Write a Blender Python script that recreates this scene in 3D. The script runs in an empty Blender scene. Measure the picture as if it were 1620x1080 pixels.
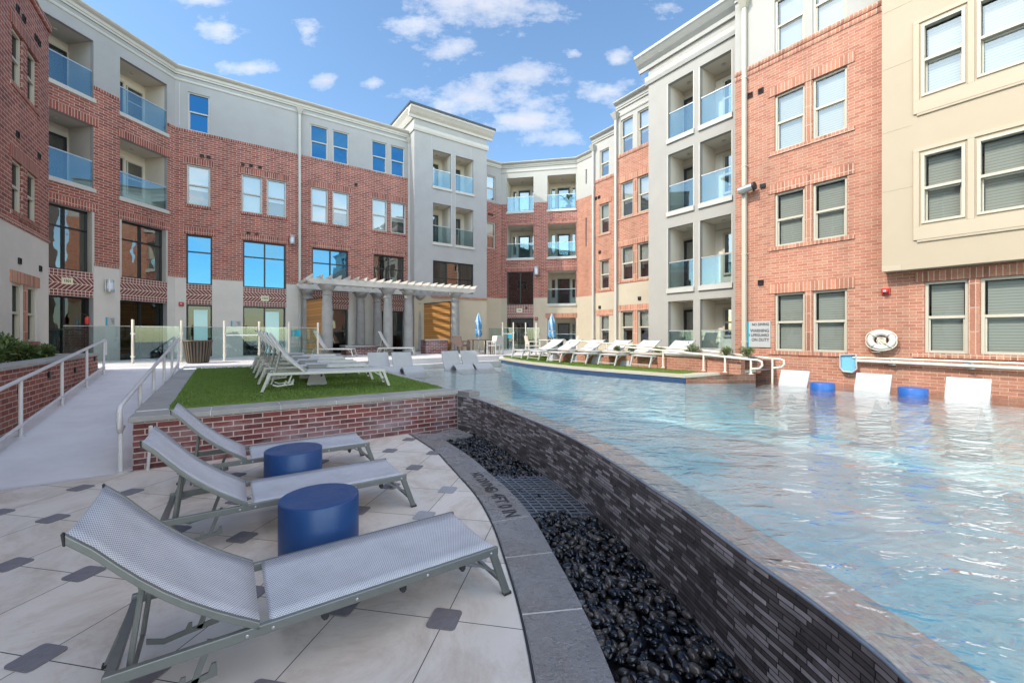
import bpy, math, random
from mathutils import Vector, Matrix
random.seed(7)
R_ = math.radians
scene = bpy.context.scene
col = scene.collection

# ------------------------------------------------------------------ camera, sky, sun, exposure
F, CX, HZ, H = 667.0, 810.0, 529.0, 1.937          # focal length and horizon of the 1620 px wide photograph, eye height
cam_d = bpy.data.cameras.new('camera'); cam = bpy.data.objects.new('camera', cam_d); col.objects.link(cam)
cam.location = (0, 0, H); cam.rotation_euler = (R_(90), 0, 0)
cam_d.sensor_width = 36; cam_d.lens = F / 1620 * 36; cam_d.shift_y = -(540 - HZ) / 1620
cam_d.clip_start = .05; cam_d.clip_end = 2000
scene.camera = cam
scene.view_settings.view_transform = 'Standard'; scene.view_settings.look = 'None'
scene.view_settings.gamma = 1; scene.view_settings.use_curve_mapping = False
scene.view_settings.exposure = 1.13
scene.cycles.max_bounces = 8; scene.cycles.transparent_max_bounces = 16
scene.cycles.diffuse_bounces = 4; scene.cycles.glossy_bounces = 4
scene.cycles.caustics_reflective = False; scene.cycles.caustics_refractive = False
scene.cycles.sample_clamp_indirect = 4

SUN_AZ = math.atan2(-.885, -.465); SUN_EL = R_(45)
sd = Vector((math.sin(SUN_AZ) * math.cos(SUN_EL), math.cos(SUN_AZ) * math.cos(SUN_EL), math.sin(SUN_EL)))
sun_d = bpy.data.lights.new('sun', 'SUN'); sun_d.energy = 2.0; sun_d.angle = R_(.5); sun_d.color = (1, .93, .82)
sun = bpy.data.objects.new('sun', sun_d); col.objects.link(sun)
sun.rotation_euler = (-sd).to_track_quat('-Z', 'Y').to_euler(); sun.location = (-20, -10, 30)

world = bpy.data.worlds.new('World'); scene.world = world; world.use_nodes = True
def sky_nodes():
    nt = world.node_tree; N = nt.nodes; L = nt.links
    N.clear()
    out = N.new('ShaderNodeOutputWorld'); bg = N.new('ShaderNodeBackground'); L.new(bg.outputs[0], out.inputs[0])
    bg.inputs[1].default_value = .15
    sky = N.new('ShaderNodeTexSky'); sky.sky_type = 'NISHITA'; sky.sun_disc = False
    sky.sun_elevation = SUN_EL; sky.sun_rotation = SUN_AZ % (2 * math.pi); sky.air_density = 1.0; sky.dust_density = .6; sky.ozone_density = 2.0
    tc = N.new('ShaderNodeTexCoord'); sp = N.new('ShaderNodeSeparateXYZ'); L.new(tc.outputs['Generated'], sp.inputs[0])
    def m(op, a, b=None, c=None):
        n = N.new('ShaderNodeMath'); n.operation = op
        for i, v in enumerate((a, b, c)):
            if v is None: continue
            if isinstance(v, (int, float)): n.inputs[i].default_value = v
            else: L.new(v, n.inputs[i])
        return n.outputs[0]
    yy = m('MAXIMUM', sp.outputs[1], .02)
    px = m('DIVIDE', sp.outputs[0], yy); pz = m('DIVIDE', sp.outputs[2], yy)
    cb = N.new('ShaderNodeCombineXYZ'); L.new(px, cb.inputs[0]); L.new(m('MULTIPLY', pz, 1.7), cb.inputs[1])
    def noise(vec, scale, detail, rough):
        n = N.new('ShaderNodeTexNoise'); n.inputs['Scale'].default_value = scale; n.inputs['Detail'].default_value = detail
        n.inputs['Roughness'].default_value = rough; L.new(vec, n.inputs['Vector']); return n.outputs[0]
    n1 = noise(cb.outputs[0], 9, 10, .68); n2 = noise(cb.outputs[0], 3.6, 6, .6)
    blobs = [(770, 8, 140, 50, 1), (665, 40, 62, 48, .9), (725, 76, 55, 20, .9), (845, 118, 85, 26, .85), (765, 157, 135, 38, 1), (835, 191, 125, 24, .95),
             (350, 45, 42, 30, .95), (485, 50, 30, 32, .95), (400, 108, 58, 13, .85), (515, 127, 25, 15, .9), (590, 132, 22, 13, .9),
             (975, 92, 26, 22, .9), (960, 143, 62, 30, .8), (1055, 12, 36, 22, .8), (320, 0, 58, 16, .9), (890, 216, 110, 22, .72), (905, 86, 18, 10, .75)]
    dens = None
    for (bx, by, rx, rz, a) in blobs:
        dx = m('DIVIDE', m('SUBTRACT', px, (bx - CX) / F), rx / F); dz = m('DIVIDE', m('SUBTRACT', pz, (HZ - by) / F), rz / F)
        r = m('SQRT', m('ADD', m('MULTIPLY', dx, dx), m('MULTIPLY', dz, dz)))
        v = m('MULTIPLY', m('SUBTRACT', 1.32, r), .60 * a)
        dens = v if dens is None else m('MAXIMUM', dens, v)
    # clouds overhead and behind, cover added for fill light and reflections
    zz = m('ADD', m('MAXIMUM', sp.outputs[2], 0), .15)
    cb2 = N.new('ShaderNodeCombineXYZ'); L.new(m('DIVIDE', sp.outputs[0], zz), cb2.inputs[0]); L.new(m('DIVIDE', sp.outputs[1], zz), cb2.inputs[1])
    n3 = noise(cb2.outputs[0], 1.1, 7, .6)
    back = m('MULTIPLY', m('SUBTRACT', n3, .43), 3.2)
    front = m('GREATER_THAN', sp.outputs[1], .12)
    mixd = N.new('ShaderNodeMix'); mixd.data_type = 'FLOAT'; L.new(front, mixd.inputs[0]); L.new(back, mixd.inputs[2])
    fd = m('ADD', m('ADD', dens, m('MULTIPLY', m('SUBTRACT', n1, .5), 1.9)), m('MULTIPLY', m('SUBTRACT', n2, .5), .9))
    L.new(fd, mixd.inputs[3])
    rp = N.new('ShaderNodeValToRGB'); L.new(mixd.outputs[0], rp.inputs[0])
    rp.color_ramp.elements[0].position = .25; rp.color_ramp.elements[0].color = (0, 0, 0, 1)
    rp.color_ramp.elements[1].position = .98; rp.color_ramp.elements[1].color = (1, 1, 1, 1)
    shade = N.new('ShaderNodeValToRGB'); L.new(m('ADD', mixd.outputs[0], m('MULTIPLY', m('SUBTRACT', n2, .5), 1.2)), shade.inputs[0])
    shade.color_ramp.elements[0].position = .35; shade.color_ramp.elements[0].color = (4.0, 3.9, 3.9, 1)
    shade.color_ramp.elements[1].position = .95; shade.color_ramp.elements[1].color = (2.7, 2.75, 3.0, 1)
    tint = N.new('ShaderNodeMix'); tint.data_type = 'RGBA'; tint.blend_type = 'MULTIPLY'; tint.inputs[0].default_value = 1
    L.new(sky.outputs[0], tint.inputs[6]); tint.inputs[7].default_value = (.72, .82, .83, 1)
    mx = N.new('ShaderNodeMix'); mx.data_type = 'RGBA'
    L.new(m('MULTIPLY', rp.outputs[0], .93), mx.inputs[0]); L.new(tint.outputs[2], mx.inputs[6]); L.new(shade.outputs[0], mx.inputs[7])
    # sky behind the camera brightened and warmed, an added unseen fill for the shade
    back_fill = N.new('ShaderNodeMix'); back_fill.data_type = 'RGBA'; back_fill.blend_type = 'MULTIPLY'
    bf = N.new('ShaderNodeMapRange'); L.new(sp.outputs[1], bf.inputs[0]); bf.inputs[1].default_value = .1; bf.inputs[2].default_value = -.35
    L.new(bf.outputs[0], back_fill.inputs[0]); L.new(mx.outputs[2], back_fill.inputs[6]); back_fill.inputs[7].default_value = (4.2, 3.45, 2.75, 1)
    L.new(back_fill.outputs[2], bg.inputs[0])
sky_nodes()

# ------------------------------------------------------------------ pixel rays -> places (used once, to survey the courtyard)
def ray(x): return (x - CX) / F
def ground(x, y, z):
    Y = (H - z) * F / (y - HZ); return (ray(x) * Y, Y)

# ------------------------------------------------------------------ mesh builder
class MB:
    def __init__(s): s.v = []; s.f = []; s.m = []; s.uv = []; s.has_uv = False
    def face(s, pts, m=0, uv=None):
        b = len(s.v); s.v += [tuple(p) for p in pts]; s.f.append(tuple(range(b, b + len(pts)))); s.m.append(m)
        if uv: s.has_uv = True
        s.uv.append(uv or [(0, 0)] * len(pts))
    def hexa(s, c, m=0):
        b = len(s.v); s.v += [tuple(p) for p in c]
        for q in ((0, 3, 2, 1), (4, 5, 6, 7), (0, 1, 5, 4), (1, 2, 6, 5), (2, 3, 7, 6), (3, 0, 4, 7)):
            s.f.append(tuple(b + i for i in q)); s.m.append(m); s.uv.append([(0, 0)] * 4)
    def box(s, x0, x1, y0, y1, z0, z1, m=0):
        s.hexa([(x0, y0, z0), (x1, y0, z0), (x1, y1, z0), (x0, y1, z0), (x0, y0, z1), (x1, y0, z1), (x1, y1, z1), (x0, y1, z1)], m); return s
    def bar(s, p, q, w, h, m=0, up=(0, 0, 1)):
        p = Vector(p); q = Vector(q); d = (q - p).normalized(); u = Vector(up)
        if abs(d.dot(u)) > .98: u = Vector((1, 0, 0))
        a = d.cross(u).normalized() * w / 2; b = a.cross(d).normalized() * h / 2
        s.hexa([p - a - b, p + a - b, q + a - b, q - a - b, p - a + b, p + a + b, q + a + b, q - a + b], m); return s
    def tube(s, pts, r, n=10, m=0, caps=True, closed=False):
        pts = [Vector(p) for p in pts]; rings = []; N = len(pts); prev = None
        for i, p in enumerate(pts):
            a = pts[i - 1] if (i or closed) else pts[i]; c = pts[(i + 1) % N] if (i < N - 1 or closed) else pts[i]
            d = (c - a).normalized()
            if prev is None:
                u = Vector((0, 0, 1)) if abs(d.z) < .9 else Vector((1, 0, 0)); prev = d.cross(u).normalized()
            e = (prev - d * prev.dot(d)).normalized(); prev = e; g = d.cross(e)
            rr = r[i] if isinstance(r, (list, tuple)) else r
            b = len(s.v); rings.append(b)
            s.v += [tuple(p + (e * math.cos(2 * math.pi * k / n) + g * math.sin(2 * math.pi * k / n)) * rr) for k in range(n)]
        for i in range(N if closed else N - 1):
            a, b = rings[i], rings[(i + 1) % N]
            for k in range(n):
                s.f.append((a + k, a + (k + 1) % n, b + (k + 1) % n, b + k)); s.m.append(m); s.uv.append([(0, 0)] * 4)
        if caps and not closed:
            for b in (rings[0], rings[-1]): s.f.append(tuple(b + k for k in range(n))); s.m.append(m); s.uv.append([(0, 0)] * n)
        return s
    def lathe(s, prof, n=24, c=(0, 0, 0), m=0):
        rings = []
        for (r, z) in prof:
            rings.append(len(s.v)); s.v += [(c[0] + r * math.cos(2 * math.pi * k / n), c[1] + r * math.sin(2 * math.pi * k / n), c[2] + z) for k in range(n)]
        for a, b in zip(rings, rings[1:]):
            for k in range(n): s.f.append((a + k, a + (k + 1) % n, b + (k + 1) % n, b + k)); s.m.append(m); s.uv.append([(0, 0)] * 4)
        for b in (rings[0], rings[-1]): s.f.append(tuple(b + k for k in range(n))); s.m.append(m); s.uv.append([(0, 0)] * n)
        return s
    def prism(s, poly, z0, z1, m=0, mt=None):
        n = len(poly)
        s.face([(x, y, z0) for x, y in reversed(poly)], m); s.face([(x, y, z1) for x, y in poly], m if mt is None else mt)
        for i in range(n):
            a, b = poly[i], poly[(i + 1) % n]; s.face([(*a, z0), (*b, z0), (*b, z1), (*a, z1)], m)
        return s
    def side_prism(s, prof, y0, y1, m=0):      # profile in x,z run along y
        n = len(prof)
        s.face([(x, y0, z) for x, z in prof], m); s.face([(x, y1, z) for x, z in reversed(prof)], m)
        for i in range(n):
            a, b = prof[i], prof[(i + 1) % n]; s.face([(a[0], y0, a[1]), (a[0], y1, a[1]), (b[0], y1, b[1]), (b[0], y0, b[1])], m)
        return s
    def build(s, name, mats, parent=None, loc=(0, 0, 0), rz=0, smooth=False, bevel=0, weld=False):
        me = bpy.data.meshes.new(name); me.from_pydata(s.v, [], s.f)
        if not isinstance(mats, (list, tuple)): mats = [mats]
        for mt in mats: me.materials.append(mt)
        me.polygons.foreach_set('material_index', s.m)
        if s.has_uv:
            l = me.uv_layers.new(name='UVMap'); l.data.foreach_set('uv', [c for f in s.uv for p in f for c in p])
        me.update()
        if weld:
            import bmesh
            bm = bmesh.new(); bm.from_mesh(me); bmesh.ops.remove_doubles(bm, verts=bm.verts, dist=1e-4); bmesh.ops.recalc_face_normals(bm, faces=bm.faces); bm.to_mesh(me); bm.free()
        if smooth: me.shade_smooth() if smooth is True else me.set_sharp_from_angle(angle=R_(smooth))
        o = bpy.data.objects.new(name, me); col.objects.link(o); o.location = loc; o.rotation_euler = (0, 0, rz)
        if parent: o.parent = parent
        if bevel:
            b = o.modifiers.new('bevel', 'BEVEL'); b.width = bevel; b.segments = 2; b.limit_method = 'ANGLE'; b.angle_limit = R_(40)
        return o

def tag(o, label=None, cat=None, group=None, kind=None):
    if label: o['label'] = label
    if cat: o['category'] = cat
    if group: o['group'] = group
    if kind: o['kind'] = kind
    return o
def thing(name, label, cat, loc=(0, 0, 0), rz=0, group=None):
    o = bpy.data.objects.new(name, None); col.objects.link(o); o.location = loc; o.rotation_euler = (0, 0, rz); o.empty_display_size = .2
    return tag(o, label, cat, group)
def copy_tree(o, parent=None):
    c = o.copy(); col.objects.link(c)
    if parent: c.parent = parent
    for ch in list(o.children): copy_tree(ch, c)
    return c
def text_part(name, s, size, mat, parent, loc, rot, align='CENTER', sx=1, bold=0):
    cu = bpy.data.curves.new(name, 'FONT'); cu.body = s; cu.size = size; cu.align_x = align; cu.align_y = 'CENTER'; cu.extrude = .0006; cu.resolution_u = 3; cu.offset = bold
    t = bpy.data.objects.new(name, cu); me = bpy.data.meshes.new_from_object(t); bpy.data.objects.remove(t)
    me.materials.clear(); me.materials.append(mat)
    o = bpy.data.objects.new(name, me); col.objects.link(o); o.parent = parent; o.location = loc; o.rotation_euler = rot; o.scale = (sx, 1, 1)
    return o

# ------------------------------------------------------------------ materials
class NT:
    def __init__(s, name):
        s.mat = bpy.data.materials.new(name); s.mat.use_nodes = True; s.t = s.mat.node_tree; s.N = s.t.nodes; s.L = s.t.links
        s.b = s.N['Principled BSDF']; s.out = s.N['Material Output']
    def n(s, typ, **kw):
        x = s.N.new(typ)
        for k, v in kw.items(): setattr(x, k, v)
        return x
    def link(s, a, b): s.L.new(a, b)
    def put(s, sock, v):
        if isinstance(v, (int, float)): sock.default_value = v
        elif isinstance(v, tuple): sock.default_value = v if len(v) == 4 or len(sock.default_value) == 3 else (*v, 1)
        else: s.L.new(v, sock)
    def math(s, op, a, b=0.0, c=None):
        x = s.n('ShaderNodeMath', operation=op); s.put(x.inputs[0], a); s.put(x.inputs[1], b)
        if c is not None: s.put(x.inputs[2], c)
        return x.outputs[0]
    def mix(s, f, a, b, blend='MIX'):
        x = s.n('ShaderNodeMix', data_type='RGBA', blend_type=blend); s.put(x.inputs[0], f); s.put(x.inputs[6], a); s.put(x.inputs[7], b); return x.outputs[2]
    def coord(s, which='Object'): return s.n('ShaderNodeTexCoord').outputs[which]
    def noise(s, vec, scale, detail=4, rough=.6, dist=0):
        x = s.n('ShaderNodeTexNoise'); x.inputs['Scale'].default_value = scale; x.inputs['Detail'].default_value = detail; x.inputs['Roughness'].default_value = rough
        x.inputs['Distortion'].default_value = dist; s.put(x.inputs['Vector'], vec); return x.outputs[0]
    def ramp(s, v, p0, c0, p1, c1):
        x = s.n('ShaderNodeValToRGB'); s.put(x.inputs[0], v); e = x.color_ramp.elements
        e[0].position = p0; e[0].color = (*c0, 1) if isinstance(c0, tuple) else (c0, c0, c0, 1); e[1].position = p1; e[1].color = (*c1, 1) if isinstance(c1, tuple) else (c1, c1, c1, 1)
        return x.outputs[0]
    def bump(s, h, strength=.3, dist=.02, normal=None):
        x = s.n('ShaderNodeBump'); x.inputs['Strength'].default_value = strength; x.inputs['Distance'].default_value = dist; s.put(x.inputs['Height'], h)
        if normal is not None: s.link(normal, x.inputs['Normal'])
        return x.outputs[0]
    def mapping(s, vec, scale=(1, 1, 1), rot=(0, 0, 0)):
        x = s.n('ShaderNodeMapping'); x.inputs['Scale'].default_value = scale; x.inputs['Rotation'].default_value = rot; s.put(x.inputs[0], vec); return x.outputs[0]
    def set(s, color=None, rough=None, metal=None, normal=None, spec=None):
        if color is not None: s.put(s.b.inputs['Base Color'], color)
        if rough is not None: s.put(s.b.inputs['Roughness'], rough)
        if metal is not None: s.put(s.b.inputs['Metallic'], metal)
        if normal is not None: s.link(normal, s.b.inputs['Normal'])
        if spec is not None: s.put(s.b.inputs['Specular IOR Level'], spec)
        return s.mat
def dk(c, f): return tuple(max(0, min(1, x * f)) for x in c)
def plain(name, c, rough=.5, metal=0, var=.12, scale=6, bump=.0, bscale=60, stain=0):
    t = NT(name); co = t.coord()
    v = t.noise(co, scale, 5)
    k = t.mix(v, dk(c, 1 - var * 2), dk(c, 1 + var * 2))
    if stain:
        st = t.ramp(t.noise(co, scale * .23, 6, .7), .45, 1.0, .72, 1 - stain); k = t.mix(1.0, k, st, 'MULTIPLY')
    return t.set(k, rough, metal, t.bump(t.noise(co, bscale, 4), bump, .01) if bump else None)
def brick(name, c1, c2, mortar, bw=.30, rh=.0975, swap=False, ms=.0085, bump=.5, var=1.0, eff=0):
    t = NT(name); sp = t.n('ShaderNodeSeparateXYZ'); co = t.coord(); t.link(co, sp.inputs[0])
    u = t.math('ADD', sp.outputs[0], sp.outputs[1]); cb = t.n('ShaderNodeCombineXYZ')
    t.put(cb.inputs[1 if swap else 0], u); t.put(cb.inputs[0 if swap else 1], sp.outputs[2])
    b = t.n('ShaderNodeTexBrick'); t.link(cb.outputs[0], b.inputs['Vector'])
    for k, v in (('Scale', 1), ('Mortar Size', ms), ('Mortar Smooth', .15), ('Bias', -.1), ('Brick Width', bw), ('Row Height', rh)): b.inputs[k].default_value = v
    b.offset = 0 if swap else .5
    t.put(b.inputs['Color1'], (0, 0, 0)); t.put(b.inputs['Color2'], (1, 1, 1)); t.put(b.inputs['Mortar'], (.5, .5, .5)); b.inputs['Bias'].default_value = 0
    x = t.n('ShaderNodeValToRGB'); t.link(b.outputs[0], x.inputs[0]); e = x.color_ramp.elements; e[0].color = (*dk(c2, 1 - .32 * var), 1); e[1].color = (*dk(c1, 1 + .22 * var), 1)
    for ps, cc_ in ((.22, c2), (.55, c1), (.8, (c1[0] * .98, c1[1] * 1.18, c1[2] * 1.2))): e.new(ps).color = (*cc_, 1)
    bc_ = t.mix(b.outputs[1], x.outputs[0], t.mix(t.noise(co, 1.1, 4), dk(mortar, .8), dk(mortar, 1.1)))
    big = t.ramp(t.noise(co, .7, 5, .7), .3, .86, .7, 1.12); fine = t.ramp(t.noise(co, 35, 4), .25, .8, .75, 1.18)
    streak = t.ramp(t.noise(t.mapping(co, (1.4, 1.4, .12)), 1.0, 6, .7), .35, .84, .6, 1.06); k = t.mix(1.0, t.mix(1.0, t.mix(1.0, bc_, big, 'MULTIPLY'), fine, 'MULTIPLY'), streak, 'MULTIPLY')
    if eff: k = t.mix(t.math('MULTIPLY', t.ramp(t.noise(t.mapping(co, (.55, .55, 1.6)), 1.6, 7, .7), .46, 0.0, .70, 1.0), eff), k, (.50, .44, .47))
    hgt = t.math('ADD', t.math('MULTIPLY', b.outputs[1], -1.0), t.math('MULTIPLY', t.noise(co, 60, 3), .25))
    return t.set(k, .85, 0, t.bump(hgt, bump, .006))
def herring(name, zc, hh):
    t = NT(name); sp = t.n('ShaderNodeSeparateXYZ'); co = t.coord(); t.link(co, sp.inputs[0])
    dz = t.math('ABSOLUTE', t.math('SUBTRACT', sp.outputs[2], zc)); v = t.math('ADD', sp.outputs[0], dz); per = .14
    fr = t.math('FRACT', t.math('DIVIDE', v, per)); line = t.math('LESS_THAN', fr, .2)
    seg = t.math('LESS_THAN', t.math('FRACT', t.math('DIVIDE', t.math('SUBTRACT', sp.outputs[0], dz), .47)), .055)
    line = t.math('MAXIMUM', line, t.math('LESS_THAN', dz, .008)); line = t.math('MAXIMUM', line, t.math('MULTIPLY', seg, 0.0))
    bx = t.math('LESS_THAN', t.math('FRACT', t.math('DIVIDE', sp.outputs[0], .115)), .14); bz = t.math('LESS_THAN', t.math('FRACT', t.math('DIVIDE', t.math('SUBTRACT', dz, hh - .2), .1)), .16)
    bord = t.math('GREATER_THAN', dz, hh - .2); lines = t.n('ShaderNodeMix', data_type='FLOAT'); t.put(lines.inputs[0], bord); t.put(lines.inputs[2], line); t.put(lines.inputs[3], t.math('MAXIMUM', bx, bz)); line = lines.outputs[0]
    brk = t.mix(t.noise(co, 9, 2), (.10, .028, .024), (.20, .058, .044))
    return t.set(t.mix(line, brk, (.68, .54, .47)), .85, 0, t.bump(line, -.4, .006))
BR1, BR2, MOR = (.285, .080, .054), (.21, .058, .042), (.57, .42, .345)
M = {}
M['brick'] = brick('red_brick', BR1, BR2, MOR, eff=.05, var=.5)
M['brick_sun'] = brick('sun_lightened_brick', (.40, .170, .108), (.36, .145, .090), (.54, .36, .27), bw=.225, rh=.0725, ms=.0055, var=.3)  # left wings' brick with sunlight put into its lighter, warmer colour
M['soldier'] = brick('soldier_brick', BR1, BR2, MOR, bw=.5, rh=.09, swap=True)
M['soldier_sun'] = brick('orange_soldier_brick', (.42, .175, .108), (.36, .15, .092), (.56, .40, .31), bw=.5, rh=.09, swap=True)  # soldier brick with sunlight put into its colour; also serves real orange courses
M['brick_bed'] = brick('dark_red_brick', (.19, .048, .044), (.125, .036, .038), (.60, .45, .39), bump=.8, ms=.0085, bw=.265, rh=.0835, eff=.55)
M['herring'] = herring('herringbone_brick', H + 1.15 * (3.48 - H), .43); M['herring_far'] = herring('far_herringbone_brick', 3.22, .4)
M['stucco'] = plain('grey_stucco', (.33, .325, .318), .9, 0, .05, 1.5, .15, 150, .1)
M['stucco_w'] = plain('white_stucco', (.38, .368, .335), .9, 0, .04, 1.2, .15, 150, .07)
M['stucco_t2'] = plain('warm_grey_stucco', (.34, .322, .29), .9, 0, .04, 1.2, .15, 150, .07)
M['cream'] = plain('cream_stone_block', (.44, .38, .285), .85, 0, .06, 1.6, .2, 90, .1)
M['cream_l'] = plain('pale_stone_block', (.55, .51, .46), .85, 0, .06, 1.6, .2, 90, .1)
M['tan'] = plain('tan_panel', (.41, .335, .24), .8, 0, .03, 1, .08, 120, .05)
M['tan_trim'] = plain('tan_trim', (.44, .365, .265), .75, 0, .03, 2)
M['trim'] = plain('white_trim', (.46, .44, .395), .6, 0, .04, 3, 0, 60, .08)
M['trim_sun'] = plain('sun_darkened_trim', (.38, .365, .33), .6, 0, .05, 3, 0, 60, .1)  # copy of the white trim, darkened in colour to offset direct sun
M['trim_cr'] = plain('cream_window_trim', (.46, .42, .335), .6, 0, .03, 3)
M['balc'] = plain('brightened_balcony_stucco', (.66, .60, .50), .9, 0, .04, 2)  # stucco lightened and warmed in colour to offset shade in the recess
M['soffit'] = plain('balcony_soffit', (.50, .47, .42), .9, 0, .05, 2)
M['dark'] = plain('dark_bronze_metal', (.018, .019, .022), .4, .3, .1, 5)
M['roofcap'] = plain('dark_roof_cap', (.045, .055, .07), .5, .3, .1, 3)
M['room'] = plain('darkened_room_backing', (.035, .034, .032), .9, 0, .5, 1.3)  # dark colour stands in for the unlit depth of the room
M['room_brightened'] = plain('brightened_room_backing', (.30, .27, .2), .9, 0, .4, .8)  # paler copy of the room backing, lighting put into the colour
def blind_mat(name, c, pitch=.05):
    t = NT(name); sp = t.n('ShaderNodeSeparateXYZ'); co = t.coord(); t.link(co, sp.inputs[0])
    fr = t.math('FRACT', t.math('DIVIDE', sp.outputs[2], pitch)); k = t.mix(t.ramp(fr, .0, .0, .35, 1.0), dk(c, .55), c)
    return t.set(k, .7, 0, t.bump(fr, .6, .01))
M['blind'] = blind_mat('white_slat_blind', (.47, .47, .42), .06)
M['blind_b'] = blind_mat('grey_blue_blind', (.45, .55, .62))
def glass_mat(name, refl, trans, base=.2, top=1.0, rough=.008, wob=.25):
    t = NT(name); t.N.remove(t.b)
    lw = t.n('ShaderNodeLayerWeight'); lw.inputs['Blend'].default_value = .35
    f = t.ramp(lw.outputs['Facing'], .0, base, 1.0, top)
    tr = t.n('ShaderNodeBsdfTransparent'); t.put(tr.inputs[0], trans); gl = t.n('ShaderNodeBsdfGlossy'); t.put(gl.inputs[0], refl); gl.inputs['Roughness'].default_value = rough
    if wob: t.link(t.bump(t.noise(t.coord(), 1.6, 2, .4), wob, .012), gl.inputs['Normal'])
    mx = t.n('ShaderNodeMixShader'); t.put(mx.inputs[0], f); t.link(tr.outputs[0], mx.inputs[1]); t.link(gl.outputs[0], mx.inputs[2]); t.link(mx.outputs[0], t.out.inputs[0]); return t.mat
M['glass'] = glass_mat('window_glass', (.88, .93, .95), (.90, .94, .93), .16)
M['glass_blue'] = glass_mat('blue_tinted_glass', (.075, .22, .37), (.07, .20, .34), .66)  # film tint that also carries the blue of the reflected sky
M['glass_lobby'] = glass_mat('dark_lobby_glass', (.20, .22, .22), (.40, .44, .43), .25)
M['glass_navy'] = glass_mat('sky_tinted_window_glass', (.035, .135, .27), (.10, .16, .24), .62)  # blue of the reflected sky is put into the glass tint
M['glass_dark'] = glass_mat('dark_storefront_glass', (.50, .53, .52), (.42, .45, .44), .34)
M['rail_glass'] = glass_mat('balustrade_glass', (.48, .63, .72), (.74, .85, .88), .10, .48, .02, 0)
M['fence_glass'] = glass_mat('fence_glass', (.70, .82, .84), (.82, .91, .91), .06, .55, .01, 0)
M['frost'] = plain('frosted_door_film', (.52, .78, .74), .35, 0, .05, 1)
M['white_pipe'] = plain('white_painted_pipe', (.62, .60, .60), .45, .0, .06, 9)
M['cream_pipe'] = plain('cream_painted_pipe', (.68, .62, .52), .5, 0, .05, 9)
M['conc'] = plain('pale_concrete', (.55, .53, .52), .85, 0, .07, 2.2, .25, 120, .16)
M['ramp'] = plain('ramp_concrete', (.72, .69, .69), .85, 0, .07, 1.6, .3, 110, .2)
M['cap'] = plain('cast_stone_cap', (.37, .355, .335), .8, 0, .12, 4, .3, 90, .2)
M['grout'] = plain('white_grout', (.72, .70, .66), .9)
M['lounge_metal'] = plain('sage_grey_metal', (.20, .208, .196), .38, .35, .08, 12)
M['lounge_light'] = plain('pale_grey_metal', (.50, .50, .45), .42, .25, .06, 12)
M['rubber'] = plain('black_rubber', (.03, .03, .03), .7)
M['bolt'] = plain('steel_bolt', (.6, .6, .6), .3, .9)
M['plate'] = plain('grey_rubber_plate', (.205, .19, .205), .75, 0, .15, 20, .3, 80)
M['plate_l'] = plain('pale_grey_plate', (.36, .36, .38), .7, 0, .1, 20, .3, 80)
def drum_mat():
    t = NT('navy_blue_resin'); co = t.coord(); a = t.noise(co, 3, 6, .7); sc = t.ramp(t.noise(t.mapping(co, (14, 14, 1.2)), 3, 4, .6), .62, 0.0, .78, .35)
    k = t.mix(a, (.008, .045, .16), (.014, .07, .22)); k = t.mix(sc, k, (.05, .12, .28)); du = t.ramp(t.noise(co, 9, 6, .75), .6, 0.0, .85, .5); k = t.mix(du, k, (.10, .13, .22))
    return t.set(k, t.ramp(a, .35, .28, .65, .5), 0, t.bump(t.noise(co, 120, 3), .12, .01))
M['navy'] = drum_mat()
M['blue_far'] = plain('royal_blue_resin', (.02, .11, .38), .4, 0, .08, 5)
M['white_resin'] = plain('white_resin', (.40, .405, .41), .45, 0, .07, 4, .1, 60, .12)
M['wood'] = None
def wood():
    t = NT('stained_wood_boards'); sp = t.n('ShaderNodeSeparateXYZ'); co = t.coord(); t.link(co, sp.inputs[0])
    row = t.math('FLOOR', t.math('DIVIDE', sp.outputs[2], .14)); fr = t.math('FRACT', t.math('DIVIDE', sp.outputs[2], .14))
    wn = t.n('ShaderNodeTexWhiteNoise', noise_dimensions='1D'); t.put(wn.inputs['W'], row)
    gr = t.noise(t.mapping(co, (1.2, 1.2, 22)), 2.2, 6, .6)
    k = t.mix(gr, (.30, .125, .03), (.52, .26, .075)); k = t.mix(1.0, k, t.ramp(wn.outputs[0], 0, .75, 1, 1.15), 'MULTIPLY')
    gap = t.math('LESS_THAN', fr, .07); k = t.mix(gap, k, (.03, .014, .006))
    return t.set(k, .6, 0, t.bump(gap, -.5, .01))
M['wood'] = wood()
M['column'] = plain('cast_grey_column', (.27, .262, .25), .85, 0, .14, 3, .25, 80, .12)
M['beam'] = plain('weathered_white_beam', (.56, .53, .48), .75, 0, .06, 3, .1, 40, .1)
def turf_mat():
    t = NT('artificial_turf'); co = t.coord(); v = t.noise(co, 1.2, 4); f = t.noise(co, 90, 3)
    k = t.mix(f, (.075, .13, .018), (.18, .26, .042)); k = t.mix(1.0, k, t.ramp(v, .3, .68, .7, 1.25), 'MULTIPLY'); return t.set(k, .7, 0, t.bump(f, .8, .02))
M['turf'] = turf_mat()
M['blade'] = plain('turf_blade', (.13, .21, .032), .6, 0, .3, 40)
M['leaf'] = plain('shrub_leaf', (.075, .12, .036), .55, 0, .35, 30)
M['leaf_l'] = plain('light_shrub_leaf', (.16, .21, .065), .55, 0, .3, 30)
M['leaf_d'] = plain('dark_shrub_leaf', (.10, .105, .08), .55, 0, .3, 30)
M['soil'] = plain('planter_soil', (.05, .038, .03), .95, 0, .3, 12, .6, 40)
M['twig'] = plain('brown_twig', (.10, .07, .045), .9)
M['red'] = plain('red_enamel', (.42, .03, .025), .35)
M['black'] = plain('black_plastic', (.02, .02, .02), .5)
M['ink'] = plain('dark_sign_ink', (.045, .05, .07), .6, 0, 0)
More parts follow.
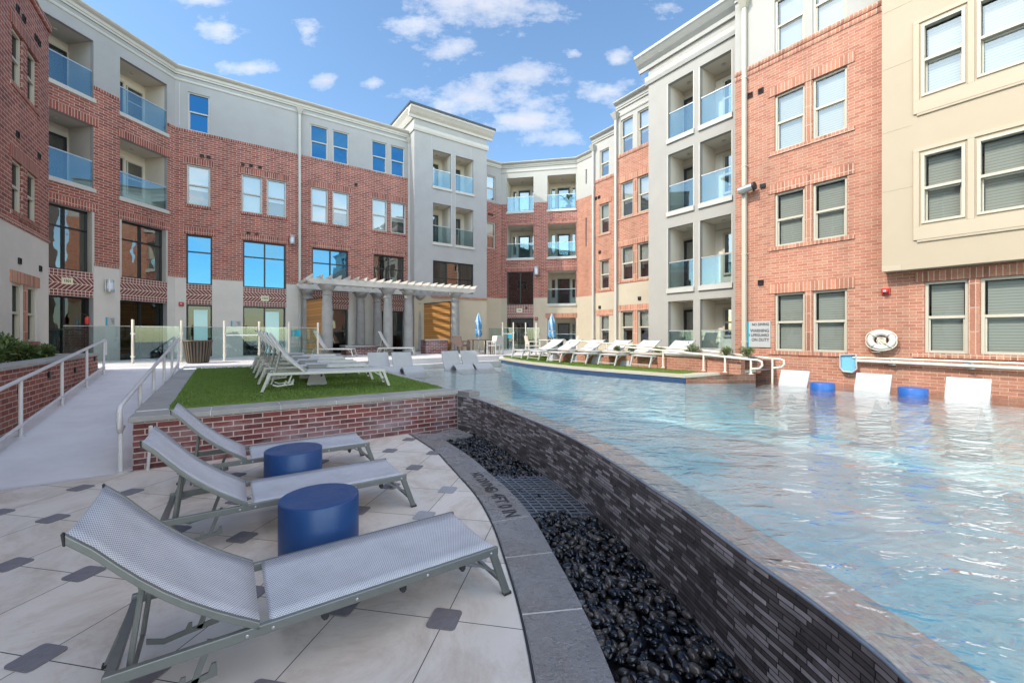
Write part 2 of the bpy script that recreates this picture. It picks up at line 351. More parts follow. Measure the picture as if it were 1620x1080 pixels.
M['teal'] = plain('teal_vinyl', (.01, .30, .42), .4, 0, .02)
M['sign_w'] = plain('white_sign_face', (.40, .40, .385), .5, 0, .02)
M['plaque'] = plain('pale_plaque', (.66, .62, .42), .6)
M['paint_mark'] = plain('stencil_paint', (.045, .04, .04), .85, 0, .2, 60)
M['lamp_glass'] = plain('frosted_lamp_glass', (.62, .66, .74), .3)
M['silver'] = plain('brushed_silver', (.48, .50, .5), .35, .7)
M['rope'] = plain('cream_rope', (.66, .60, .50), .9)
M['ring'] = plain('white_ring_foam', (.62, .60, .53), .6, 0, .05, 8)
M['wicker'] = plain('brown_wicker', (.13, .09, .075), .8, 0, .2, 60, .5, 120)
M['bin'] = plain('bronze_slats', (.115, .09, .065), .5, .4)
M['grate'] = plain('galvanised_grate', (.34, .36, .41), .4, .5)
M['canvas'] = None
def canvas():
    t = NT('striped_umbrella_canvas'); sp = t.n('ShaderNodeSeparateXYZ'); co = t.coord(); t.link(co, sp.inputs[0])
    a = t.math('ARCTAN2', sp.outputs[1], sp.outputs[0]); w = t.math('ADD', t.math('MULTIPLY', a, 4.0), t.math('MULTIPLY', sp.outputs[2], 5.0))
    s = t.math('GREATER_THAN', t.math('SINE', t.math('ADD', w, t.math('MULTIPLY', t.noise(co, 5), 3.0))), .1)
    return t.set(t.mix(s, (.06, .22, .42), (.34, .45, .56)), .8)
M['canvas'] = canvas()
def sling(name, c, dot):
    t = NT(name); uv = t.coord('UV'); sp = t.n('ShaderNodeSeparateXYZ'); t.link(uv, sp.inputs[0])
    P = .0145; ux = t.math('DIVIDE', sp.outputs[0], P); vy = t.math('DIVIDE', sp.outputs[1], P)
    sh = t.math('MULTIPLY', t.math('MODULO', t.math('FLOOR', vy), 2.0), .5); fx = t.math('SUBTRACT', t.math('FRACT', t.math('ADD', ux, sh)), .5); fy = t.math('SUBTRACT', t.math('FRACT', vy), .5)
    d = t.math('SQRT', t.math('ADD', t.math('MULTIPLY', fx, fx), t.math('MULTIPLY', fy, fy)))
    dots = t.math('LESS_THAN', d, .30); k = t.mix(dots, c, dot)
    k = t.mix(1.0, k, t.ramp(t.noise(t.coord(), 5, 4), .3, .9, .7, 1.08), 'MULTIPLY')
    return t.set(k, .75, 0, t.bump(d, .5, .003))
M['sling'] = sling('grey_mesh_sling', (.60, .60, .615), (.15, .17, .24))
M['sling_w'] = plain('pale_mesh_sling', (.52, .52, .52), .8, 0, .04, 8, .2, 200)

TILE, TH, OX, OY = .7625, -.179, -1.262, 3.594
def paver_mat():
    t = NT('concrete_pavers'); co = t.coord(); sp = t.n('ShaderNodeSeparateXYZ'); t.link(co, sp.inputs[0])
    ln = None; ids = []
    for k in (0, 1):
        q = t.math('DIVIDE', sp.outputs[k], TILE); fr = t.math('FRACT', q); d = t.math('ABSOLUTE', t.math('SUBTRACT', fr, .5))
        e = t.math('GREATER_THAN', d, .5 - .0042); ln = e if ln is None else t.math('MAXIMUM', ln, e); ids.append(t.math('FLOOR', q))
    cb = t.n('ShaderNodeCombineXYZ'); t.put(cb.inputs[0], ids[0]); t.put(cb.inputs[1], ids[1])
    wn = t.n('ShaderNodeTexWhiteNoise', noise_dimensions='2D'); t.link(cb.outputs[0], wn.inputs['Vector'])
    k = t.mix(t.noise(co, 3, 6, .65), (.64, .575, .505), (.79, .715, .64)); k = t.mix(1.0, k, t.ramp(wn.outputs[0], 0, .93, 1, 1.05), 'MULTIPLY')
    st = t.ramp(t.noise(co, 1.1, 8, .78, .8), .46, (1, 1, 1), .74, (.66, .575, .50)); k = t.mix(1.0, k, st, 'MULTIPLY')
    sp2 = t.ramp(t.noise(co, 26, 3, .6), .70, (1, 1, 1), .78, (.72, .66, .62)); k = t.mix(1.0, k, sp2, 'MULTIPLY')
    k = t.mix(ln, k, (.05, .045, .045))
    return t.set(k, .8, 0, t.bump(t.math('ADD', t.math('MULTIPLY', ln, -1.0), t.math('MULTIPLY', t.noise(co, 180, 3), .12)), .5, .008))
M['paver'] = paver_mat()
def slate(name):
    t = NT(name); co = t.coord(); a = t.noise(co, 5, 8, .7, .4); f = t.noise(co, 38, 5, .65, .3)
    k = t.mix(a, (.19, .18, .18), (.37, .35, .35)); k = t.mix(t.ramp(t.noise(co, 1.3, 4), .45, 0.0, .7, .7), k, (.24, .20, .16))
    return t.set(k, t.ramp(t.noise(co, 3, 5, .7), .35, .16, .65, .42), 0, t.bump(t.math('ADD', t.math('MULTIPLY', a, 1.2), f), 1.0, .016), .75)
M['slate'] = slate('dark_slate')
def tile_mat(nm='thin_stacked_tile', li=1.0):
    t = NT(nm); uv = t.coord('UV')
    b = t.n('ShaderNodeTexBrick'); t.link(uv, b.inputs['Vector']); b.offset = .37; b.offset_frequency = 2; b.squash = .62; b.squash_frequency = 3
    for k, v in (('Scale', 1), ('Mortar Size', .003), ('Mortar Smooth', .1), ('Bias', 0), ('Brick Width', .17), ('Row Height', .031)): b.inputs[k].default_value = v
    t.put(b.inputs['Color1'], (.0, .0, .0)); t.put(b.inputs['Color2'], (1., 1., 1.)); t.put(b.inputs['Mortar'], (.5, .5, .5))
    x = t.n('ShaderNodeValToRGB'); t.link(b.outputs[0], x.inputs[0]); e = x.color_ramp.elements; e[0].color = (.095, .086, .086, 1); e[1].color = (.62, .58, .60, 1); e[1].position = 1.0
    q = e.new(.42); q.color = (.18, .162, .16, 1); q = e.new(.62); q.color = (.27, .248, .252, 1); q = e.new(.8); q.color = (.46, .43, .445, 1)
    k = t.mix(b.outputs[1], x.outputs[0], (.022, .02, .021))
    st = t.ramp(t.noise(t.mapping(uv, (2.2, .7, 1)), 2.2, 7, .75), .55, (1, 1, 1), .75, (1.6, 1.65, 1.75)); k = t.mix(1.0, k, st, 'MULTIPLY')
    k = t.mix(1.0, k, t.ramp(t.noise(uv, 5, 4), .3, .75, .7, 1.2), 'MULTIPLY')
    if li > 1: k = t.mix(.62, k, (.86, .79, .75))  # pale pink mixed in stands for sky reflected off the water film
    return t.set(k, t.ramp(t.noise(uv, 6, 4), .35, .25, .7, .55), 0, t.bump(t.math('ADD', t.math('MULTIPLY', b.outputs[1], -1.0), t.math('MULTIPLY', b.outputs[0], .4)), .7, .006))
M['rim'] = plain('glazed_rim', (.30, .34, .40), .15, 0, .1, 30); M['tile'] = tile_mat(); M['tile_top'] = tile_mat('sky_sheen_rim_tile', 2)
def pebble_mat():
    t = NT('black_polished_pebble'); g = t.n('ShaderNodeNewGeometry')
    k = t.ramp(g.outputs['Random Per Island'], .55, (.005, .006, .010), 1, (.09, .075, .065)); k = t.mix(1.0, k, t.ramp(t.noise(t.coord(), 60, 4), .3, .7, .7, 1.6), 'MULTIPLY')
    return t.set(k, .07, 0, None, .55)
M['pebble'] = pebble_mat()
def water_mat():
    t = NT('pool_water'); t.N.remove(t.b); co = t.coord()
    w1 = t.noise(t.mapping(co, (1, 1.9, 1), (0, 0, .15)), 1.7, 3, .55, 1.0); w2 = t.noise(t.mapping(co, (1, 1.7, 1), (0, 0, -.2)), 6.5, 3, .55, .7)
    h = t.math('ADD', w1, t.math('ADD', t.math('MULTIPLY', w2, .24), t.math('MULTIPLY', t.noise(co, 17, 2, .5), .03))); nb = t.bump(h, 1.0, .062)
    fr = t.n('ShaderNodeFresnel'); fr.inputs['IOR'].default_value = 1.36; t.link(nb, fr.inputs['Normal'])
    tr = t.n('ShaderNodeBsdfTransparent'); t.put(tr.inputs[0], (.92, .985, .99)); gl = t.n('ShaderNodeBsdfGlossy'); t.put(gl.inputs[0], (.97, .97, .97)); gl.inputs['Roughness'].default_value = .025; t.link(nb, gl.inputs['Normal'])
    mx = t.n('ShaderNodeMixShader'); t.link(t.math('MINIMUM', t.math('ADD', t.math('MULTIPLY', fr.outputs[0], 1.05), .16), .80), mx.inputs[0]); t.link(tr.outputs[0], mx.inputs[1]); t.link(gl.outputs[0], mx.inputs[2]); t.link(mx.outputs[0], t.out.inputs[0]); return t.mat
M['water'] = water_mat()
def plaster():
    t = NT('blue_pool_plaster'); co = t.coord(); v = t.n('ShaderNodeTexVoronoi', feature='DISTANCE_TO_EDGE'); v.inputs['Scale'].default_value = 1.5; t.link(t.mapping(co, (1, 1, 1)), v.inputs[0])
    return t.set(t.mix(t.ramp(t.noise(co, .33, 4, .55, .6), .38, .0, .60, 1.0), (.22, .68, .83), (.80, .92, .94)), .7)
M['plaster'] = plaster()
M['plaster_p'] = plain('pale_pool_plaster', (.62, .70, .72), .7, 0, .05, 2)

# ------------------------------------------------------------------ ground levels
PATIO, CAPZ, WATER, RTURF = .95, .77, .68, .985
W0 = Vector((-5.38, 5.98)); A1 = Vector((math.cos(R_(34)), math.sin(R_(34)))); A2 = Vector((-A1.y, A1.x)); ANG = R_(34)
def g2(a, b): p = W0 + A1 * a + A2 * b; return (p.x, p.y)
def struct(name, mb, mats, **kw): return tag(mb.build(name, mats, **kw), kind='structure')

b = MB(); b.face([(-150, -150, -1.2), (150, -150, -1.2), (150, 150, -1.2), (-150, 150, -1.2)]); struct('ground', b, M['conc'])
# curved coping, trough and infinity-edge wall, surveyed from the picture
def catmull(P, per=8):
    out = []
    for i in range(len(P) - 1):
        p0 = P[max(i - 1, 0)]; p1 = P[i]; p2 = P[i + 1]; p3 = P[min(i + 2, len(P) - 1)]
        for k in range(per):
            t = k / per; out.append(tuple(.5 * ((2 * p1[j]) + (-p0[j] + p2[j]) * t + (2 * p0[j] - 5 * p1[j] + 4 * p2[j] - p3[j]) * t * t + (-p0[j] + 3 * p1[j] - 3 * p2[j] + p3[j]) * t ** 3) for j in range(2)))
    out.append(tuple(P[-1])); return out
cin = [ground(x, y, 0) for x, y in ((646, 686), (687, 713), (707, 733), (727, 755), (753, 785), (777, 827), (797, 883), (823, 973))]
cout = [ground(x, y, 0) for x, y in ((687, 686), (718, 706), (745, 724), (773, 748), (807, 778), (840, 816), (874, 874), (921.5, 963))]
for L_ in (cin, cout):                                   # the strip runs on past the frame
    v = Vector(L_[-1]) - Vector(L_[-2])
    for k in range(1, 6):
        q = Vector(L_[-1]) + Matrix.Rotation(R_(-4), 2) @ v; v = Matrix.Rotation(R_(-4), 2) @ v; L_.append((q.x, q.y))
edge_px = [(757, 632), (823, 657), (900, 690), (973, 733), (1040, 777), (1080, 803), (1183, 880), (1273, 943), (1370, 1018), (1440, 1080)]
edge = [(-1.13, 8.78)] + [ground(x, y, .665) for x, y in edge_px]
edge += [(1.42, 1.1), (1.33, .55), (1.15, -.05), (.85, -.7), (.4, -1.4)]
edge = catmull(edge, 8)
cin_s, cout_s = catmull(cin, 4), catmull(cout, 4)

# lower deck of pavers
c_, s_ = math.cos(TH), math.sin(TH)
ORG = Vector((TILE * (c_ * OX - s_ * OY), TILE * (s_ * OX + c_ * OY)))
def to_tile(p): v = Vector((p[0], p[1])) - ORG; return (v.x * c_ + v.y * s_, -v.x * s_ + v.y * c_)
poly = [g2(-3.2, -.02), g2(4.02, -.02)] + [p for p in cin_s] + [(2.5, -6), (-12, -8), (-16, 2)]
b = MB(); b.face([(*to_tile(p), 0) for p in poly]); struct('paver_deck', b, M['paver'], loc=(ORG.x, ORG.y, 0), rz=TH)
# dark slate coping: stones with pale joints between them
b = MB(); gb = MB(); JT = .015
for i in range(0, len(cin_s) - 1):
    last = (i % 4 == 3); first = (i % 4 == 0)
    p, q, r, s = Vector(cin_s[i]), Vector(cout_s[i]), Vector(cout_s[i + 1]), Vector(cin_s[i + 1])
    if first: d = (s - p).normalized(); p = p + d * JT; q = q + (r - q).normalized() * JT
    if last: d = (s - p).normalized(); s = s - d * JT; r = r - (r - q).normalized() * JT
    p = p + (q - p).normalized() * .018; s = s + (r - s).normalized() * .018
    b.hexa([(*p, -.2), (*q, -.2), (*r, -.2), (*s, -.2), (*p, .012), (*q, .012), (*r, .012), (*s, .012)])
    p, q, r, s = cin_s[i], cout_s[i], cout_s[i + 1], cin_s[i + 1]
    gb.face([(*p, .001), (*q, .001), (*r, .001), (*s, .001)])
    # dark open joint to the pavers
coping = struct('coping', b, M['slate'])
struct('coping_joints', gb, M['grout'])
b = MB()
for i in range(len(cin_s) - 1):
    p, s = Vector(cin_s[i]), Vector(cin_s[i + 1]); q, r = Vector(cout_s[i]), Vector(cout_s[i + 1]); e0 = (q - p).normalized() * .014; e1 = (r - s).normalized() * .014
    b.face([(*(p - e0 * .3), .005), (*(p + e0), .005), (*(s + e1), .005), (*(s - e1 * .3), .005)])
struct('deck_joint', b, M['black'])
# slate slab across the head of the trough, trough floor
b = MB(); q0 = [Vector(cout_s[0]), Vector(g2(5.02, -.03)), Vector(ground(748, 688, 0)), Vector(ground(700, 694, 0))]
b.hexa([(*p, -.2) for p in q0] + [(*p, .004) for p in q0]); struct('trough_slab', b, M['slate'])
b = MB(); k_ = 30; rs = lambda P: [P[int(i * (len(P) - 1) / k_)] for i in range(k_ + 1)]
for (p, q), (s_1, r) in zip(zip(rs(cout_s), rs(cout_s)[1:]), zip(rs(edge), rs(edge)[1:])): b.face([(*p, -.15), (*q, -.15), (*r, -.15), (*s_1, -.15)])
struct('trough_bed', b, M['black'])

# raised lawn bed: brick front, cast caps, turf
def cell(name, label, cat): return thing(name, label, cat, (W0.x, W0.y, 0), ANG)
TB = 7.5                                                   # depth of the lawn
def lz(bv): return .785 + .15 * max(0, min(1, bv / TB))
bed = cell('raised_lawn_bed', 'low dark red brick retaining bed with grey stone cap round the shaded lawn', 'planter bed')
b = MB(); b.box(0, 5.11, 0, .25, -.1, .695); b.box(0, .25, .25, TB, -.1, .69); b.build('brick_face', M['brick_bed'], bed)
b = MB(); xs = [-.05, .9, 1.85, 2.72, 3.55, 4.35, 5.08]
for x0, x1 in zip(xs, xs[1:]): b.box(x0 + .006, x1 - .006, -.045, .50, .695, CAPZ)
ys = [.50 + i * .78 for i in range(10)]
for y0, y1 in zip(ys, ys[1:]): b.hexa([(-.05, y0 + .006, .69), (.40, y0 + .006, .69), (.40, y1 - .006, .69), (-.05, y1 - .006, .69), (-.05, y0 + .006, lz(y0) - .012), (.40, y0 + .006, lz(y0) - .012), (.40, y1 - .006, lz(y1) - .012), (-.05, y1 - .006, lz(y1) - .012)])
for y0, y1 in zip(ys, ys[1:]): b.hexa([(4.75, y0, .4), (5.08, y0, .4), (5.08, y1, .4), (4.75, y1, .4), (4.75, y0, lz(y0) - .012), (5.08, y0, lz(y0) - .012), (5.08, y1, lz(y1) - .012), (4.75, y1, lz(y1) - .012)])
b.build('stone_cap', M['cap'], bed, bevel=.008)
b = MB(); b.box(-.03, 5.06, -.03, .49, .69, CAPZ - .008)
b.hexa([(-.03, .5, .6), (.39, .5, .6), (.39, TB, .6), (-.03, TB, .6), (-.03, .5, lz(.5) - .018), (.39, .5, lz(.5) - .018), (.39, TB, lz(TB) - .018), (-.03, TB, lz(TB) - .018)])
b.build('cap_joint', M['grout'], bed)

def turf(name, polyxy, zf, nb, seed):
    rnd = random.Random(seed); b = MB(); b.face([(x, y, zf(x, y)) for x, y in polyxy], 0)
    n = len(polyxy)
    for i in range(n):
        p, q = polyxy[i], polyxy[(i + 1) % n]; b.face([(*p, zf(*p) - .03), (*q, zf(*q) - .03), (*q, zf(*q)), (*p, zf(*p))], 0)
    xs = [p[0] for p in polyxy]; ys = [p[1] for p in polyxy]; k = 0
    def inside(x, y):
        c = False; j = n - 1
        for i in range(n):
            xi, yi = polyxy[i]; xj, yj = polyxy[j]
            if (yi > y) != (yj > y) and x < (xj - xi) * (y - yi) / (yj - yi) + xi: c = not c
            j = i
        return c
    while k < nb:
        x = rnd.uniform(min(xs), max(xs)); y = rnd.uniform(min(ys), max(ys))
        if not inside(x, y): continue
        k += 1; z = zf(x, y); a = rnd.uniform(0, 6.28); w = .006; h = rnd.uniform(.018, .042); lx, ly = rnd.uniform(-.016, .016), rnd.uniform(-.016, .016)
        b.face([(x - w * math.cos(a), y - w * math.sin(a), z), (x + w * math.cos(a), y + w * math.sin(a), z), (x + lx, y + ly, z + h)], 1)
    return tag(b.build(name, [M['turf'], M['blade']]), kind='stuff')
def lawn_z(x, y): v = Vector((x, y)) - W0; return lz(v.dot(A2))
lawn_poly = [g2(.36, .46), g2(4.98, .46), g2(4.80, 3.6), g2(4.75, TB), g2(.36, TB)]
turf('lawn', lawn_poly, lawn_z, 60000, 1)

# ramp with its landing and the patio sheet
RB = 9.0
def rz_(bv): return PATIO * max(0, min(1, bv / RB))
b = MB(); N = 12
for i in range(N):
    b0, b1 = RB * i / N, RB * (i + 1) / N
    b.face([(*g2(-1.95, b0), rz_(b0) + .006), (*g2(-.0, b0), rz_(b0) + .006), (*g2(-.0, b1), rz_(b1) + .006), (*g2(-1.95, b1), rz_(b1) + .006)])
struct('ramp', b, M['ramp'])
b = MB(); b.face([(*g2(-1.95, -.12), .004), (*g2(-.04, -.05), .004), (*g2(-.04, .02), .005), (*g2(-1.95, .02), .005)]); struct('ramp_landing', b, M['ramp'])
tip = [ground(x, y, .84) for x, y in ((790, 566), (835, 573), (900, 580), (960, 585), (1030, 590), (1085, 594))]
LB = [(6.55, 11.55), (5.9, 13.6), (3.6, 17.4), (1.2, 19.9)]
def sz_lawn(x, y): return .85 + .028 * max(0, min(2.6, (x - 2.9) * .8 + (y - 12.9) * .6))
shore = [(-5.75, 14.9), (-5.2, 16.1), (-3.4, 17.6), (-1.9, 18.9)]
pat = [g2(-9, 9.02), g2(-.0, 9.02), g2(-.0, TB), g2(4.75, TB)] + shore + tip[:1] + LB[::-1] + [(6.6, 11.42), (9.5, 13.4), (14, 34), (-22, 34), (-26, 12)]
b = MB(); b.face([(*p, PATIO) for p in pat])
edge_p = [g2(4.75, TB)] + shore + tip[:1]
for p, q in zip(edge_p, edge_p[1:]): b.face([(*p, -.6), (*q, -.6), (*q, PATIO), (*p, PATIO)])
struct('patio', b, M['conc'])
# coping lip along the far shore
b = MB()
for p, q in zip(edge_p, edge_p[1:]):
    p, q = Vector(p), Vector(q); nrm = Vector((q - p).yx); nrm = Vector((nrm.x, -nrm.y)).normalized() * .34
    b.hexa([(*p, .5), (*(p + nrm), .5), (*(q + nrm), .5), (*q, .5), (*p, .735), (*(p + nrm), .735), (*(q + nrm), .735), (*q, .735)])
struct('shore_step', b, M['conc'])

# lawn by the sunlit wall
rb = thing('sunlit_lawn_bed', 'raised bed with brick end and blue tiled lip round the sunlit lawn', 'planter bed', (0, 0, 0))
end = [tip[-1], (6.6, 11.42)]
b = MB(); p, q = Vector(tip[-1]), Vector((6.6, 11.42)); d = (q - p); L0 = d.length; a_ = math.atan2(d.y, d.x)
b.hexa([(0, 0, .62), (L0, 0, .62), (L0, .25, .62), (0, .25, .62), (0, 0, .78), (L0, 0, .93), (L0, .25, .93), (0, .25, .78)]); b.build('brick_face', M['brick_sun'], rb, loc=(p.x, p.y, 0), rz=a_)
b = MB(); b.hexa([(-.03, -.05, .78), (L0 + .05, -.05, .93), (L0 + .05, .34, .93), (-.03, .34, .78), (-.03, -.05, .855), (L0 + .05, -.05, 1.0), (L0 + .05, .34, 1.0), (-.03, .34, .855)])
b.build('stone_cap', M['trim_cr'], rb, loc=(p.x, p.y, 0), rz=a_, bevel=.008)
b = MB(); lipm = MB(); und = MB()
und.hexa([(*tip[-1], -.5), (6.6, 11.42, -.5), (6.6, 12, -.5), (tip[-1][0], tip[-1][1] + .5, -.5), (*tip[-1], .62), (6.6, 11.42, .62), (6.6, 12, .62), (tip[-1][0], tip[-1][1] + .5, .62)])
ts = catmull(tip, 5); LZ = .85
for p, q in zip(ts, ts[1:]):
    p, q = Vector(p), Vector(q); v = (q - p); nn = Vector((v.y, -v.x)).normalized()      # towards the lawn
    if nn.dot(Vector((3, 15)) - p) < 0: nn = -nn
    und.hexa([(*(p - nn * .025), -.5), (*(p + nn * .02), -.5), (*(q + nn * .02), -.5), (*(q - nn * .025), -.5), (*(p - nn * .025), .62), (*(p + nn * .02), .62), (*(q + nn * .02), .62), (*(q - nn * .025), .62)])
    lipm.hexa([(*(p - nn * .03), .62), (*(p + nn * .02), .62), (*(q + nn * .02), .62), (*(q - nn * .03), .62), (*(p - nn * .03), LZ - .07), (*(p + nn * .02), LZ - .07), (*(q + nn * .02), LZ - .07), (*(q - nn * .03), LZ - .07)])
    b.hexa([(*(p - nn * .05), LZ - .069), (*(p + nn * .30), LZ - .069), (*(q + nn * .30), LZ - .069), (*(q - nn * .05), LZ - .069), (*(p - nn * .05), LZ + .003), (*(p + nn * .30), LZ + .003), (*(q + nn * .30), LZ + .003), (*(q - nn * .05), LZ + .003)])
def tile_blue():
    t = NT('navy_waterline_tile'); co = t.coord(); return t.set(t.mix(t.noise(co, 30, 2), (.015, .04, .11), (.05, .10, .2)), .2)
M['tile_blue'] = tile_blue()
lipm.build('tile_lip', M['tile_blue'], rb); und.build('pool_side', M['plaster'], rb); b.build('lip_cap', M['trim_cr'], rb)
turf('sunlit_lawn', [(p[0] + .17, p[1] + .17) for p in tip[:-1]] + [(tip[-1][0] + .06, tip[-1][1] + .3)] + LB, lambda x, y: sz_lawn(x, y) + .006, 45000, 2)

# ------------------------------------------------------------------ pool
WT = .665
wall = thing('infinity_edge_wall', 'long curved overflow wall of thin grey brown stacked tile beside black pebbles', 'pool wall')
b = MB(); acc = 0; inner = []
for i, p in enumerate(edge):
    a = Vector(edge[max(i - 1, 0)]); c = Vector(edge[min(i + 1, len(edge) - 1)]); d = (c - a).normalized(); nn = Vector((-d.y, d.x))
    inner.append(tuple(Vector(p) + nn * .30))
for i in range(len(edge) - 1):
    p, q, r, s = edge[i], edge[i + 1], inner[i + 1], inner[i]; L0 = (Vector(q) - Vector(p)).length
    b.face([(*p, -.3), (*q, -.3), (*q, WT), (*p, WT)], 0, [(acc, -.3), (acc + L0, -.3), (acc + L0, WT), (acc, WT)])
    b.face([(*p, WT), (*q, WT), (*r, WT), (*s, WT)], 2, [(acc, WT), (acc + L0, WT), (acc + L0, WT + .3), (acc, WT + .3)])
    b.face([(*s, WT), (*r, WT), (*r, -.6), (*s, -.6)], 1, [(acc, 0)] * 4)
    acc += L0
b.build('tiled_face', [M['tile'], M['plaster'], M['tile_top']], wall, weld=True)
b = MB(); q0, q1 = edge[0], edge[5]; v = (Vector(q1) - Vector(q0)).normalized(); nn = Vector((-v.y, v.x)) * .3
rim = MB(); rim.tube([(*p, WT - .004) for p in edge], .011, 8); rim.build('bullnose_rim', M['rim'], wall, smooth=True)
b.hexa([(*q0, WT), (*q1, WT), (*(Vector(q1) + nn), WT), (*(Vector(q0) + nn), WT), (*q0, .765), (*q1, .765), (*(Vector(q1) + nn), .765), (*(Vector(q0) + nn), .765)])
b.build('end_block', M['slate'], wall)
wpoly = [(p[0], p[1]) for p in edge] + [(4, -3), (16.6, -1), (15.6, 0.3), (7.32, 12.2), (6.6, 11.42)] + list(reversed(tip)) + list(reversed(shore)) + [g2(4.75, TB), g2(5.08, .1)]
b = MB(); b.face([(*p, WATER) for p in wpoly])
# the sheet of water slipping over the rim
for p, q in zip(edge, edge[1:]):
    a = Vector(p); c = Vector(q); d = (c - a).normalized(); o = Vector((d.y, -d.x)) * .006
    b.face([(*p, WATER), (*q, WATER), (*(c + o), WATER - .025), (*(a + o), WATER - .025)])
struct('water', b, M['water'], weld=True)
fl = [(-9, -4), (20, -4), (20, 22), (-9, 22)]
b = MB(); b.face([(*p, -.45) for p in fl]); struct('pool_floor', b, M['plaster'])
b = MB(); b.prism([(-6.2, 13.2), (-2.4, 14.4), (.0, 15.5), (-.4, 18), (-1.5, 18.6), (-6.5, 16.5)], -.45, .52); b.prism([g2(5.06, .15), g2(6.2, 1.2), g2(6.0, TB - .5), g2(4.7, TB)], -.45, .5)
b.prism([(15.3, -.4), (16.3, .2), (7.6, 12.5), (6.5, 11.3)], -.45, .5)
struct('tanning_ledge', b, M['plaster_p'])

# black pebbles and the drain grate
def in_poly(x, y, P):
    c = False; j = len(P) - 1
    for i in range(len(P)):
        xi, yi = P[i]; xj, yj = P[j]
        if (yi > y) != (yj > y) and x < (xj - xi) * (y - yi) / (yj - yi) + xi: c = not c
        j = i
    return c
trough = [p for p in cout_s] + [p for p in reversed(edge)]
GR = [ground(772, 748, -.03), ground(842, 745, -.03), ground(934, 818, -.03), ground(842, 820, -.03)]
g0 = Vector(cout[3]); g1 = Vector(cout[5]); 
def pebbles():
    rnd = random.Random(5); b = MB(); n = 0; tries = 0
    nu, nv = 10, 6
    unit = [(math.sin(math.pi * (j + 1) / (nv + 1)) * math.cos(2 * math.pi * i / nu), math.sin(math.pi * (j + 1) / (nv + 1)) * math.sin(2 * math.pi * i / nu), math.cos(math.pi * (j + 1) / (nv + 1))) for j in range(nv) for i in range(nu)] + [(0, 0, 1), (0, 0, -1)]
    fac = [(j * nu + i, j * nu + (i + 1) % nu, (j + 1) * nu + (i + 1) % nu, (j + 1) * nu + i) for j in range(nv - 1) for i in range(nu)] + [(nu * nv, (i + 1) % nu, i) for i in range(nu)] + [(nu * nv + 1, (nv - 1) * nu + i, (nv - 1) * nu + (i + 1) % nu) for i in range(nu)]
    while n < 3300 and tries < 90000:
        tries += 1; x = rnd.uniform(-1.9, 3.2); y = rnd.uniform(.6, 8.7)
        if not in_poly(x, y, trough): continue
        if y > 4.66 and y < 5.9 and rnd.random() < .995: continue
        n += 1; L = rnd.choice((rnd.uniform(.022, .034), rnd.uniform(.032, .048), rnd.uniform(.042, .062))); S = Matrix.Diagonal((L, L * rnd.uniform(.58, .8), L * rnd.uniform(.42, .6)))
        Rm = Matrix.Rotation(rnd.uniform(0, 6.28), 3, 'Z') @ Matrix.Rotation(rnd.gauss(0, .45), 3, 'X') @ Matrix.Rotation(rnd.gauss(0, .4), 3, 'Y')
        T = Rm @ S; z = rnd.choice((-.10, -.075, -.06, -.05)) + rnd.uniform(-.012, .012); o = Vector((x, y, z)); base = len(b.v)
        b.v += [tuple(o + T @ Vector(u)) for u in unit]
        for f in fac: b.f.append(tuple(base + i for i in f)); b.m.append(0); b.uv.append(())
    me_o = b.build('pebbles', M['pebble'], smooth=True); return tag(me_o, kind='stuff')
pebbles()
def clip_strip(y): # trough's two sides at a given depth
    def at(P):
        for p, q in zip(P, P[1:]):
            if (p[1] - y) * (q[1] - y) <= 0 and p[1] != q[1]: return p[0] + (q[0] - p[0]) * (y - p[1]) / (q[1] - p[1])
    return at(cout_s), at(edge)
gt = thing('drain_grate', 'galvanised bar grating set among the black pebbles beside the coping', 'grate', (0, 0, 0))
b = MB(); y = 4.62
while y < 5.96:
    x0, x1 = clip_strip(y); b.box(x0 + .01, x1 - .01, y - .005, y + .005, -.062, -.045); y += .085
b.build('cross_bars', M['grate'], gt)
b = MB()
for f in (.02, .18, .34, .5, .66, .82, .98):
    pts = []
    for k in range(8):
        yy = 4.62 + 1.32 * k / 7; x0, x1 = clip_strip(yy); pts.append((x0 + (x1 - x0) * f, yy, -.042))
    for p, q in zip(pts, pts[1:]): b.bar(p, q, .014, .012)
b.build('long_bars', M['grate'], gt)

